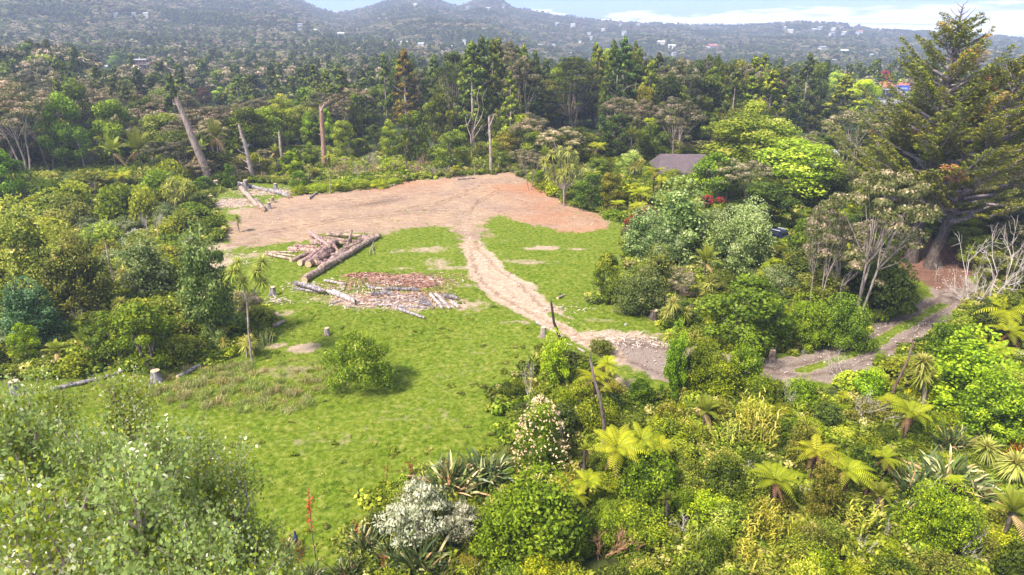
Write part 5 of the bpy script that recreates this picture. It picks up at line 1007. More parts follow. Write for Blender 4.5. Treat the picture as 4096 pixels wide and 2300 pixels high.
# pale dead bush by the drive
o = plant('deadbush', 'dead_bush', 983, 306, 222, 62, '', 'dead bush', None, 'large pinkish white dead bush of bare twigs beside the drive'); LAND.append((at(983, 306)[:2], 'the pinkish white dead bush'))
o2 = put('deadbush', 'dead_bush', at(965, 300)[0], at(965, 300)[1], 2.0, 1.3); register(o2, '', 'dead bush', None, 'low bare twigs spreading over the drive from the large dead bush'); o3 = put('deadbush', 'dead_bush', at(976, 302)[0], at(976, 302)[1], 2.2, 3.0); register(o3, '', 'dead bush', None, 'second mass of bare twigs inside the large pinkish dead bush')
for a in [(838, 372, 351, 26, 'bleached bare twigs on the gravel drive'), (790, 405, 380, 24, 'white bare twigs in the bushes below the drive'), (60, 300, 283, 14, 'forked white dead branch in the left scrub'), (87, 262, 234, 16, 'white dead twigs in the scrub left of the rotten stem'), (150, 240, 205, 26, 'pale leafless shrub in the middle of the left scrub'), (186, 250, 222, 18, 'pale bare shrub near the edge of the debris'), (94, 200, 174, 16, 'grey leafless shrub by the flat crowned fern'), (72, 232, 214, 18, 'grey dead branches in the left scrub'), (215, 262, 234, 16, 'bare twigs left of the log stack'), (80, 326, 296, 14, 'thin white dead stem in the left scrub'), (528, 408, 345, 18, 'white dead stems at the bush edge by the field'), (545, 378, 348, 16, 'grey dead twigs left of the black pole'), (868, 425, 396, 34, 'heap of lilac grey dead branches below the drive'), (800, 500, 470, 20, 'bare twigs among the bushes right of the large fern'), (860, 560, 520, 22, 'bare white branch in the lower right scrub'), (955, 560, 522, 34, 'pale pinkish dead shrub in the lower right scrub'), (600, 560, 520, 40, 'orange brown dead branch in the lower bush'), (635, 560, 535, 22, 'brown dead twigs at the lower middle'), (880, 540, 495, 12, 'thin crooked dead stem in the lower right scrub'), (935, 130 + 150, 246, 14, 'bare twigs right of the leaning cypress trunk'), (430, 155, 128, 12, 'bare pale stems in the brushwood at the forest edge'), (350, 160, 132, 10, 'pale forked bare stems right of the tall reddish trunk'), (368, 166, 138, 12, 'slanting bare stems above the brushwood'), (620, 262, 250, 10, 'bare twigs at the foot of the grey green dome'), (560, 455, 402, 12, 'grey forked dead stem above the cream flowered bush'), (845, 560, 545, 14, 'brown twigs at the bottom right of the middle')]:
    px, yb, yt, w, l = a; plant('deadshrub' if w < 24 else 'deadbush', 'dead_shrub', px, yb, yt, w, '', 'dead shrub', None, l, tint=(1.0, .62, .42) if 'brown' in l else None)
# red blossom shrubs
def mk_red(rs, k):
    mb = MB(); C = dome_centers(rs, 16, 1.1, .4, 1.7); puffs(mb, rs, C, np.tile([[.45, .45, .4]], (16, 1)), 90, .22); q = dome_centers(rs, 60, 1.2, .9, 2.1, shell=.9)
    for _ in range(4): leaves(mb, q + rs.randn(len(q), 3) * .08, rs.randn(len(q), 3), .24, rs, rs.rand(len(q)), .8, 1)
    return mb.mesh('blossom_shrub', [M['dark'], M['redflower']]), [], 2, 1.3
variants('red', 2, mk_red)
for a in [(629, 226, 213, 10, 'red flowering shrub nearest the dirt'), (634, 219, 208, 8, 'small red blossom left of the grey green dome'), (648, 216, 196, 11, 'red blossom spray over the shoulder of the grey green dome'), (707, 208, 187, 14, 'red flowering shrub behind the grey green dome, the brightest of them'), (720, 206, 190, 10, 'faint red blossom right of the brightest one'), (892, 84, 70, 9, 'crimson tree just behind the red roofed shop')]:
    px, yb, yt, w, l = a
    if yb > 100:
        h_ = 4.2; x, y, z = at(px, (yb + yt) / 2 + 2, h_); s = w * project(x, y, z)[2] / FPX / 2.4; o = put('red', 'blossom_shrub', x, y, s, s, z=z - 1.4 * s); mask_add(px, (yb + yt) / 2, w * .5, 5, y); register(o, '', 'shrub', None, l)
x, y, z = far_at(893, 88, 4); o = put('red', 'crimson_tree', x, y + 10, 3.4, 5.2, z=float(H(x, y + 10))); [setattr(q, 'color', (.7, .6, .6, 1)) for q in [o]]; register(o, '', 'tree', None, 'crimson leaved tree just behind the red roofed shop'); mask_add(889, 76, 6, 6, y + 10)
# rocks by the drive
def rock(px, yb, w, label, tint=None):
    x, y, z = at(px, yb); d = project(x, y, z)[2]; r = w * d / FPX / 2; me = bpy.data.meshes.new('rock'); import bmesh; bm = bmesh.new(); bmesh.ops.create_icosphere(bm, subdivisions=3, radius=1)
    for v in bm.verts: k = 1 + .22 * math.sin(v.co.x * 4 + px) * math.cos(v.co.y * 5 + px) + .12 * math.sin(v.co.z * 9 + px); v.co = v.co * k
    bm.to_mesh(me); bm.free(); me.materials.append(ROCK); o = link('rock', me, None, (x, y, z + r * .3), px, (r, r * .8, r * .75)); register(o, '', 'rock', None, label)
ROCK = solid_mat('grey rock', G(.22, .20, .21), G(.60, .56, .56), 2.5, .9, .6)
for a in [(804, 352, 5, 'lichen grey rock, larger of the pair at the upper side of the drive'), (797, 350, 4.5, 'smaller grey rock left of the larger one by the drive'), (843, 343, 2.4, 'little grey rock right of the pair by the drive'), (625.5, 325, 3.2, 'white rock on the lower lawn beside the track'), (367, 285, 3.6, 'white boulder behind the grey weathered heap')]: rock(*a)
# small dark bird with a red beak on the grass
def bird():
    x, y, z = at(296.5, 546); mb = MB(); tube(mb, [[-.22, 0, .30], [-.12, 0, .34], [0, 0, .36], [.12, 0, .38], [.19, 0, .46], [.21, 0, .56], [.24, 0, .60]], [.01, .06, .10, .09, .05, .04, .045], 10); tube(mb, [[-.12, 0, .33], [-.30, 0, .36]], [.05, .02], 6)
    for s in (-1, 1): tube(mb, [[0, s * .04, .30], [.02, s * .05, .15], [0, s * .05, 0], [.08, s * .05, 0]], .012, 5, mat=1)
    tube(mb, [[.26, 0, .60], [.33, 0, .58]], [.03, .01], 6, mat=1); o = link('bird', mb.mesh('bird', [cm('blue black feathers', (.015, .02, .07), .5), cm('red beak', (.7, .06, .03))], True), None, (x, y, z), 1.9, (1.2,) * 3); register(o, '', 'bird', None, 'small blue black bird with a red beak standing in the long grass')
bird()

# trees and bushes read one by one off the picture: key, foot px, foot y, top y, width, name, description
T_ = [('shrubgrey', 673, 262, 187, 60, 'dome shaped grey green shrub, the tallest in the middle clump', (.85, .9, .7)), ('shrubgrey', 641, 262, 212, 34, 'grey green shrub at the left foot of the tall dome', (.9, 1, .9)), ('shrubgrey', 664, 268, 222, 44, 'speckled pale green shrub in front of the tall dome', None), ('shrubgrey', 736, 272, 214, 64, 'broad whitish green shrub right of the palm', (1.15, 1.15, 1.1)), ('shrubgrey', 748, 250, 203, 36, 'pale green shrub behind the broad whitish one', None),
      ('shrubgrey', 640, 312, 272, 52, 'pale olive shrub at the lower left corner of the middle clump', (.9, .9, .6)), ('broadtree', 742, 352, 272, 82, 'dense dark green tree over the inside of the drive bend', (.72, .9, .8)), ('shrubgrey', 775, 300, 270, 50, 'frosty green shrub on top of the dense green tree', None), ('broadtree', 606, 297, 252, 30, 'little leafy tree standing on the lawn', (.9, .85, .7)), ('shrub', 614, 302, 278, 26, 'dark shrub right of the little lawn tree', (.7, .75, .8)), ('shrubfine', 655, 296, 250, 34, 'dull olive shrub between the lawn tree and the palm', (.6, .6, .6)),
      ('finetree', 609, 212, 170, 27, 'rounded olive gold shrub left of the red blossom', (.85, .72, .42)), ('broadtree', 590, 210, 172, 34, 'dark green shrub left of the olive gold one', (.6, .75, .7)), ('kanukabig', 853, 330, 165, 108, 'great spreading pale stemmed tree over the drive', (.82, .84, .72)), ('kanuka', 812, 322, 205, 46, 'pale stemmed tree with small heads left of the great spreading one', None), ('kanuka', 838, 318, 232, 70, 'low pale topped tree in front of the great spreading one', None), ('kanuka', 868, 300, 210, 56, 'pale topped tree reaching toward the cypress trunks', None), ('shrubdark', 882, 312, 262, 52, 'dark bush under the pale stemmed trees by the grass verge', None), ('shrub', 838, 345, 300, 54, 'leafy green bush at the verge of the drive', (.7, .8, .8)), ('shrub', 800, 345, 300, 48, 'leafy green bush left of the verge bush', (.75, .9, .7)), ('shrubdark', 893, 300, 272, 26, 'dark bush nearest the green verge', None),
      ('kanuka', 722, 205, 158, 52, 'grey topped tree left of a similar one below the tiled roof', None), ('kanuka', 750, 208, 162, 44, 'grey topped tree right of a similar one below the tiled roof', None), ('kanuka', 530, 190, 150, 28, 'white flowered tree at the corner of the clearing', None), ('kanuka', 562, 172, 127, 52, 'whitest topped tree above the clearing corner', (1.2, 1.2, 1.1)), ('finetree', 630, 178, 150, 28, 'pale grey willow like shrub left of the tiled roof', (1.2, 1.25, 1.9)), ('finetree', 672, 190, 168, 24, 'whitish shrub in front of the tiled roof', (1.3, 1.2, 1.9)),
      ('finetree', 745, 175, 112, 86, 'large yellow green tree left of a pair behind the tiled roof', (1.2, 1.35, .75)), ('finetree', 795, 205, 138, 92, 'large light green tree right of a pair beyond the tiled roof', (1.15, 1.3, .7)), ('finetree', 770, 180, 120, 60, 'yellow green tree between the two large ones', (1.1, 1.25, .8)), ('broadtree', 712, 205, 150, 44, 'bright green tree over the right end of the tiled roof', (.9, 1.1, .8)), ('broadtree', 702, 142, 108, 34, 'bright green tree among the dark forest right of centre', (1.3, 1.4, 1)), ('darktree', 760, 232, 180, 60, 'deep green tree right of the grey topped pair', (.9, 1, .7)), ('darktree', 820, 210, 165, 50, 'deep green tree in front of the pale wall', (1.2, 1.3, .7)),
      ('conifer', 838, 132, 76, 48, 'bright olive conifer left of the shop car park', (2.0, 1.9, .9)), ('finetree', 860, 118, 78, 34, 'lime green feathery tree beside the shop car park', (1.5, 1.7, .35)), ('finetree', 834, 100, 70, 20, 'lime green narrow tree behind the bright olive conifer', (1.4, 1.6, .5)), ('conifer', 795, 132, 96, 20, 'small dark blue green conifer left of the bright olive one', (1, 1.3, 1.2)), ('kanuka', 846, 172, 110, 60, 'dark crowned pale flowered tree in front of the bright olive conifer', None), ('kanuka', 878, 148, 104, 40, 'pale flowered tree just below the shop car park', None),
      ('broadtree', 8, 205, 148, 44, 'bright green bush at the left edge below the forest', (1.0, 1.3, .5)), ('darktree', 74, 172, 92, 42, 'tall olive tree left of the tall palm', (1.6, 1.7, .8)), ('darktree', 122, 168, 96, 44, 'lighter olive tree behind the tall palm', (2.0, 2.1, .7)), ('darktree', 86, 150, 76, 34, 'pointed olive tree above the other olive trees', (1.5, 1.5, .8)), ('kanuka', 28, 178, 84, 66, 'big white flowered tree with tall bare stems at the left', (1.2, 1.1, 1.1)), ('kanuka', 52, 172, 100, 40, 'white flowered tree right of the big one at the left', None), ('broadtree', 222, 104, 86, 17, 'lime green tree in the forest beyond the leaning trunk', (1.6, 1.8, .6)), ('darktree', 205, 105, 87, 15, 'purple leaved tree left of the lime green one', (1.5, .5, 1.5)), ('broadtree', 121, 71, 48, 21, 'bright round tree left of the pink walled house', (.9, 1.1, .6)),
      ('broadtree', 293, 178, 149, 20, 'bright yellow green bushy tree left of the tall reddish trunk', (1.2, 1.3, .4)), ('broadtree', 300, 190, 170, 20, 'yellow green bush in front of the raised log', (.9, 1.1, .4)), ('broadtree', 312, 168, 141, 16, 'slim leafy tree touching the tall reddish trunk', (1.1, 1.2, .5)), ('broadtree', 310, 148, 111, 18, 'vivid green tree left of the top of the tall reddish trunk', (1.2, 1.4, .5)), ('broadtree', 329, 148, 106, 16, 'vivid green tree right of the top of the tall reddish trunk', (1.2, 1.4, .4)), ('finetree', 345, 160, 118, 24, 'pale yellow topped tree with bare stems right of the reddish trunk', (1.4, 1.4, .9)), ('darktree', 358, 140, 92, 14, 'narrow vivid green conifer shape in the forest', (1.8, 2.0, .5)), ('finetree', 390, 158, 120, 18, 'yellow green sapling with bare stems above the dirt', (1.2, 1.3, .6)), ('darktree', 415, 165, 108, 34, 'mid green leafy tree in the forest edge', (1.7, 1.8, .7)), ('darktree', 455, 172, 128, 36, 'grey green thin crowned tree left of the wavy dead tree', (1.8, 1.6, 1.3)), ('darktree', 443, 152, 90, 32, 'tall drooping olive tree behind the forest edge', (1.7, 1.5, .6)), ('darktree', 617, 160, 112, 34, 'very dark dense tree behind the many headed cabbage tree', (.7, .8, .6)), ('kanuka', 675, 172, 100, 48, 'grey flowered big tree left of the bright green one', None),
      ('darktree', 232, 190, 162, 14, 'slim green tree right of the foot of the leaning trunk', (1.6, 2, .6)), ('broadtree', 204, 192, 176, 22, 'dark green bush at the left foot of the leaning trunk', (.6, .8, .7)), ('pine', 455, 142, 54, 48, 'broad dark flat crowned pine in the tall forest row', None), ('pine', 572, 130, 58, 62, 'widest dark pine in the tall forest row', None), ('conifer', 388, 128, 54, 22, 'left end conifer of the tall forest row', (1.3, 1.4, .9)), ('conifer', 408, 135, 50, 34, 'reddish tinged conifer beside the left end one', (2.0, 1.1, .6)), ('conifer', 474, 150, 42, 46, 'highest conifer left of the middle of the forest row', (1.1, 1.2, .9)),
      ('darktree', 149, 372, 300, 66, 'large dark rounded bush behind the broad grey stump', (1.4, 1.5, .5)), ('broadtree', 115, 362, 310, 46, 'leafy dark bush left of the large rounded one', (.7, .8, .5)), ('shrubgrey', 215, 342, 238, 46, 'tall loose grey green willow left of the forked cabbage tree', (1.15, 1.2, .8)), ('shrubfine', 40, 300, 208, 54, 'pale feathery tall bush at the left above the poplars', (1.2, 1.1, 1.0)), ('shrubfine', 85, 315, 236, 52, 'second pale feathery bush right of the first', (1.2, 1.1, 1.0)), ('shrubfine', 10, 290, 220, 40, 'pale feathery bush cut by the left edge', (1.2, 1.1, 1.0)), ('shrubgrey', 150, 300, 240, 46, 'speckled whitish leaved bush in the left scrub', (.9, .9, .75)), ('shrubgrey', 38, 345, 285, 44, 'bluish green bush near the left edge', (.6, .9, .9)), ('broadtree', 30, 362, 322, 26, 'bright green young tree near the left edge stump', (1, 1.1, .5)),
      ('shrub', 700, 392, 345, 46, 'fresh green bush at the inside of the track bend', (1.2, 1.3, .7)), ('shrub', 672, 400, 328, 20, 'narrow column of dark leaves under the twin headed cabbage tree', (.9, 1.1, .7)), ('shrub', 742, 392, 340, 30, 'upright leafy bush hiding the middle of the drive', (1.1, 1.2, .9)), ('shrub', 720, 400, 356, 34, 'yellow green bush left of the upright leafy one', (1.4, 1.4, .8)), ('shrub', 960, 412, 338, 70, 'large fresh green bush right of the drooping cabbage tree', (1.15, 1.2, .6)), ('shrub', 945, 372, 318, 40, 'green bush behind the large fresh one', (.9, 1.1, .7)), ('shrub', 985, 440, 370, 54, 'green leafy bush right of the large fresh one', (.95, 1.02, .6)), ('shrubdark', 1000, 345, 300, 44, 'dark bush under the right edge ferns', None),
      ('shrub', 554, 388, 335, 26, 'leafy bush wrapped round the black pole', (1.3, 1.3, .7)), ('shrubfine', 600, 353, 340, 24, 'grey olive scrub bush beside the track', (.6, .6, .6)), ('shrub', 540, 560, 480, 78, 'glossy climbing leaves below the cream flowered bush', (1.0, 1.05, .5)), ('shrub', 505, 560, 500, 60, 'glossy green bush right of the flax', (.9, 1.1, .5)), ('shrub', 645, 500, 455, 56, 'dark leafy bush under the bright tree ferns', (.8, .95, .5)), ('shrubfine', 818, 520, 458, 32, 'round brown green shrub between tree ferns', (.85, .76, .55)), ('shrubfine', 800, 470, 420, 30, 'grey brown fine shrub above the tree ferns', (.7, .65, .6)), ('shrub', 935, 548, 490, 70, 'bright yellow green leafy bush below the large flax', (1.4, 1.5, .6)), ('shrub', 640, 410, 376, 24, 'dark rounded conifer like bush right of the twin ferns', (.7, 1, .5)), ('ginger', 745, 440, 395, 34, 'yellow ginger thicket in the middle of the lower right', (1.2, 1.1, .8)), ('ginger', 762, 452, 400, 36, 'right half of the yellow ginger thicket', (1.2, 1.1, .8)), ('ginger', 725, 452, 418, 28, 'left edge of the yellow ginger thicket', (1.1, 1.1, .8)), ('ginger', 745, 570, 530, 36, 'yellow leaved ginger at the lower right', (1.4, 1.2, .7)), ('ginger', 860, 540, 505, 34, 'yellow ginger left of the bright leafy bush', (1.3, 1.2, .7)), ('ginger', 690, 560, 525, 26, 'green ginger at the bottom right of centre', (.9, 1.1, .5)), ('ginger', 765, 548, 505, 30, 'orange tinged ginger below the large tree fern', (1.2, 1.1, .6)), ('shrub', 758, 402, 376, 34, 'green bush on the near side of the drive', (1.1, 1.2, .6)), ('shrub', 800, 404, 379, 30, 'green bush right of the other near side bush', (1, 1.2, .6)), ('shrub', 868, 402, 372, 34, 'fresh green bush by the gravel drive', (1.1, 1.3, .6)), ('shrub', 879, 366, 352, 12, 'little sapling bush at the edge of the gravel', (.9, 1, .8))]
NAMES = dict(kanuka='kanuka_tree', kanukabig='kanuka_tree', conifer='conifer_tree', pine='pine_tree', broadtree='broadleaf_tree', darktree='broadleaf_tree', finetree='broadleaf_tree', greytree='broadleaf_tree', ginger='ginger_plant')
for key, px, yb, yt, w, l, tint in T_:
    nm = NAMES.get(key, 'leafy_shrub'); plant(key, nm, px, yb, yt, w, '', 'tree' if 'tree' in nm else ('ginger plant' if key == 'ginger' else 'shrub'), None, l, tint)
for a in [(668, 192, 172, 20), (690, 194, 172, 20), (655, 190, 174, 16), (682, 200, 178, 22), (648, 186, 165, 14)]: plant('shrub', 'leafy_shrub', *a, 'leafy shrub hiding the house wall', 'shrub')
for i, a in enumerate([(345, 176, 158, 14), (362, 178, 160, 16), (378, 176, 156, 18), (398, 174, 158, 14), (415, 176, 160, 14), (432, 176, 162, 12), (334, 178, 164, 12), (372, 168, 148, 14), (425, 168, 150, 14), (448, 176, 164, 10), (505, 172, 164, 12), (520, 176, 168, 10), (262, 182, 170, 10), (300, 186, 176, 10)]):
    plant('deadbush', 'brushwood', *a, ['pinkish brushwood', 'grey brushwood'][i % 2], 'brushwood', 'dead brushwood along the forest edge', None, [(.95, .68, .58), (.9, .85, .85)][i % 2])
for i, a in enumerate([(318, 192, 184, 26), (338, 190, 181, 26), (360, 188, 180, 24), (380, 187, 180, 20), (300, 194, 186, 18), (395, 184, 178, 16)]):
    plant('shrub', 'leafy_vine_mound', *a, 'low bright mound of leafy vines', 'vine', 'leafy vines along the top edge of the dirt', None, (1.4, 1.35, .7))
LAND.append((at(745, 350)[:2], 'the dense dark green tree')); LAND.append((at(149, 372)[:2], 'the large dark rounded bush')); LAND.append((at(673, 255)[:2], 'the grey green dome shrub')); LAND.append((at(28, 178)[:2], 'the big white flowered tree')); LAND.append((at(115, 290)[:2], 'the yellow cabbage tree pair')); LAND.append((at(120, 195)[:2], 'the flat crowned fern'))
for q, (px, r) in enumerate([(560, 165), (640, 190), (745, 215), (930, 175), (400, 180), (90, 210), (250, 250), (820, 130), (30, 230), (1010, 190), (1090, 230)]):
    a = math.atan((px - 512) / FPX / CP); LAND.append(((r * math.sin(a), r * math.cos(a)), ['the widest dark pine', 'the dark trees above the tiled roof', 'the conifers left of the olive one', 'the far side of the cypresses', 'the left end conifer', 'the pink house spur', 'the lime green forest tree', 'the two large yellow green trees', 'the left spur trees', 'the trees behind the tallest cypress', 'the right edge treetops'][q]))
LAND.append((at(995, 400)[:2], 'the large fresh green bush')); LAND.append((at(720, 560)[:2], 'the lower yellow ginger')); LAND.append((at(560, 560)[:2], 'the glossy climbing leaves')); LAND.append((at(60, 330)[:2], 'the bluish green bush')); LAND.append((at(200, 262)[:2], 'the pale debris'))

# ------------------------------------------------------------------ the rest of the bush, plant by plant
OPENPX = np.array(OPEN_PX + [], float)
rnd = random.Random(77); nrs = np.random.RandomState(4)
def hides_open(x, y, z, h, R):
    pts = []
    for dx in (-.75, 0, .75):
        for k in (.45, .75, .98 if dx == 0 else .8):
            a, b, _ = project(x + dx * R, y, z + h * k); pts.append((a, b))
    pts = np.array(pts); s = sdf(pts, OPENPX); return (s < -1.0).any()
MK = np.array(MASK, float)
def hides_mask(x, y, z, h, R):
    a, b, d = project(x, y, z + h * .55); rp = R * FPX / d * .75; hp = h * FPX / d * .5
    return (((np.abs(MK[:, 0] - a) < MK[:, 2] + rp) & (np.abs(MK[:, 1] - b) < MK[:, 3] + hp) & (MK[:, 4] > y - .4))).any()
def covered_by(x, y):   # foot too close to something hand planted
    return False
FILL = {'shrub': ('leafy shrub', 'leafy_shrub', 'shrub'), 'shrubfine': ('fine leaved scrub bush', 'scrub_bush', 'scrub bush'), 'shrubgrey': ('pale speckled shrub', 'speckled_shrub', 'speckled shrub'), 'shrubfar': ('leafy shrub', 'leafy_shrub', 'shrub'), 'shrubfinefar': ('fine leaved scrub bush', 'scrub_bush', 'scrub bush'), 'shrubdark': ('dark shrub', 'dark_shrub', 'dark shrub'),
        'kanuka': ('pale topped tree', 'kanuka_tree', 'kanuka tree'), 'broadtree': ('broad crowned green tree', 'broadleaf_tree', 'broadleaf tree'), 'darktree': ('dark crowned tree', 'dark_leaved_tree', 'dark tree'), 'finetree': ('light green feathery tree', 'feathery_tree', 'feathery tree'), 'conifer': ('tall dark conifer', 'conifer_tree', 'conifer'), 'deadshrub': ('bare twiggy shrub', 'dead_shrub', 'dead shrub'), 'ginger': ('yellow green ginger', 'ginger_plant', 'ginger plant'), 'fern': ('small tree fern', 'tree_fern', 'tree fern'), 'straw': ('dry grass tussock', 'grass_tussock', 'tussock'), 'nikau': ('palm', 'nikau_palm', 'palm')}
def tint_for(key):
    if key in ('shrub', 'shrubfar', 'broadtree'):
        return rnd.choice([(1.25, 1.2, .5), (1.05, 1.05, .5), (.8, .9, .6), (.65, .7, .6), (1.5, 1.35, .6), (1.15, 1.1, .7), (1.0, .88, .6), (.55, .62, .55)])
    if key in ('shrubfine', 'shrubfinefar', 'finetree'):
        return rnd.choice([(1, 1, .8), (.85, .85, .7), (1.2, 1.2, .7), (.95, .82, .6), (.75, .85, .6), (1.1, 1.0, 1.2)])
    if key == 'darktree': return rnd.choice([(1.1, 1.1, 1), (1.6, 1.5, .8), (1.25, 1.1, .7), (.8, .85, .9), (2.0, 1.9, .8), (1.3, 1.05, .8)])
    if key == 'conifer': return rnd.choice([(1, 1, 1), (1.3, 1.3, .8), (1.1, 1.2, 1), (.9, 1.1, 1.1), (1.6, 1.3, .6), (1.5, 1.5, .7)])
    if key == 'kanuka': return rnd.choice([(1, 1, 1), (1.1, 1.05, 1), (.85, .85, .8), (1.05, .95, .95), (.7, .75, .65)])
    return None
def tryput(key, x, y, h, R, minh, stretch=1.0):
    z = float(H(x, y))
    for k in range(4):
        if not (hides_open(x, y, z, h, R) or hides_mask(x, y, z, h, R)): break
        h *= .68; R *= .8
        if h < minh: return None
    else: return None
    lib = LIB[key][0]; s = R / lib[3]; sz = h / lib[2] if lib[2] else s
    d, nm, cat = FILL[key]; o = put(key, nm, x, y, s, sz, z=z - .05, tint=tint_for(key), rs=rnd)
    size = 'low ' if h < (1.3 if 'shrub' in key else 8) else ('tall ' if h > (3 if 'shrub' in key else 12) else '')
    register(o, size.replace('tall ', '') + d if key == 'conifer' else size + d, cat, None); return o
OPENW = OPEN
NPLANT = 0
def choose(w): return rnd.choices([a for a, _ in w], [b for _, b in w])[0]
def fill():
    # rows of candidates, spacing growing with distance
    y = 17.0
    cand = []
    while y < 205:
        sp = 1.75 + max(0, (y - 24)) * .030 if y < 90 else (3.9 + (y - 90) * .016 if y < 150 else 5.4)
        xm = y * .86 + 6; x = -xm + rnd.random() * sp
        while x < xm:
            cand.append((x + rnd.uniform(-.35, .35) * sp, y + rnd.uniform(-.35, .35) * sp, sp)); x += sp
        y += sp * .88
    P = np.array([c[:2] for c in cand]); so = sdf(P, OPENW); n = 0
    for (x, y, sp), s in zip(cand, so):
        if s < .5: continue
        z = float(H(x, y)); px, py, d = project(x, y, z)
        if px < -60 or px > 1085 or py > 690: continue
        r = rnd.random()
        edge = s < 3.5
        if y > 150 and px > 360 and px < 850:
            k = choose([('conifer', 58 if px < 640 else 30), ('darktree', 26 if px < 640 else 44), ('kanuka', 14), ('finetree', 4), ('broadtree', 5)]); h = rnd.uniform(13, 23) * (1.0 if px < 640 else .84); R = rnd.uniform(3.0, 5.2)
            if k == 'conifer': h = rnd.uniform(17, 24) * (1.0 if px < 640 else .86); R = rnd.uniform(2.8, 4.2)
        elif y > 112 or (py < 178 and px < 640):
            if px < 560: k = choose([('kanuka', 52), ('darktree', 26), ('broadtree', 6), ('finetree', 6), ('conifer', 10 if y > 135 else 0)])
            elif px < 850: k = choose([('kanuka', 40), ('darktree', 34), ('finetree', 14), ('broadtree', 12), ('conifer', 10 if y > 130 else 0)])
            else: k = choose([('conifer', 40), ('darktree', 40), ('kanuka', 20)])
            h = rnd.uniform(8.0, 12.5) if k != 'conifer' else rnd.uniform(13, 18); R = rnd.uniform(2.9, 4.9) if k != 'conifer' else rnd.uniform(2, 3.2)
            if edge: h *= .55; R *= .75
            if y < 126 and not edge: h *= .85
        elif px > 628 and y > 50 and py < 335:
            k = choose([('darktree', 30), ('broadtree', 22), ('shrubgrey', 10), ('finetree', 16), ('kanuka', 12), ('shrubdark', 10)]); h = rnd.uniform(3.5, 7.5); R = rnd.uniform(1.7, 3.0)
        elif y > 44:
            k = choose([('shrubfar', 38), ('shrubfinefar', 42), ('shrubgrey', 12), ('shrubdark', 5), ('deadshrub', 13), ('kanuka', 2)])
            h = rnd.uniform(1.6, 3.6) + (1.5 if y > 85 else 0); R = rnd.uniform(1.2, 2.2) * (1 + (y - 44) * .006)
            if k == 'kanuka': h = 5; R = 2.2
            if px > 480 and px < 640: h *= .8
        else:
            k = choose([('shrub', 44), ('shrubfine', 34), ('shrubgrey', 2), ('shrubdark', 6), ('deadshrub', 6), ('ginger', 2), ('fern', 0)]); h = rnd.uniform(1.1, 2.8); R = rnd.uniform(.95, 1.55)
            if px < 300: h *= .8
        if edge and y < 112: h *= .62; R *= .8
        if tryput(k, x, y, h, R, .45): n += 1
    for (x, y) in [(rnd.uniform(-75, 60), rnd.uniform(88, 150)) for _ in range(900)]:      # scrub along the forest edge
        s = sdf([(x, y)], OPENW)[0]; px, py, d = project(x, y, 0)
        if s < .5 or s > 16 or px < -20 or px > 640: continue
        k = choose([('shrubfar', 45), ('shrubfinefar', 34), ('deadshrub', 14), ('shrubdark', 10)]); h = rnd.uniform(1.4, 3.8) * (.6 if s < 3 else 1)
        if tryput(k, x, y, h, rnd.uniform(1.1, 2.0), .5): n += 1
    print('filler plants', n, 'candidates', len(cand))
fill()
# dry tussocks in the rough strip
for i in range(170):
    px = rnd.uniform(140, 345); yb = rnd.uniform(352, 412); 
    if yb < 372 + (px - 140) * -.08 or yb > 392 + 28 * math.sin((px - 140) / 205 * 3.14): continue
    x, y, z = at(px, yb); o = put('straw', 'grass_tussock', x, y, rnd.uniform(.5, .95), rnd.uniform(.45, .9), rs=rnd); o.color = (*rnd.choice([(1, 1, 1), (.8, 1.0, .5), (1.1, .95, .9)]), 1); register(o, rnd.choice(['tan', 'straw coloured', 'seeding']) + ' grass tussock', 'tussock', None)
for px, yb, w, l in [(262, 345, 30, 'greyish clump of long grass at the foot of the forked cabbage tree'), (254, 352, 20, 'straw coloured clump of long grass right of the trunkless cabbage tree'), (640, 300, 12, 'green rush clump at the lawn edge')]:
    x, y, z = at(px, yb); d = project(x, y, z)[2]; o = put('straw', 'grass_tussock', x, y, w * d / FPX / 1.6, w * d / FPX / 1.4); o.color = (.5, .62, .5, 1); register(o, '', 'tussock', None, l)

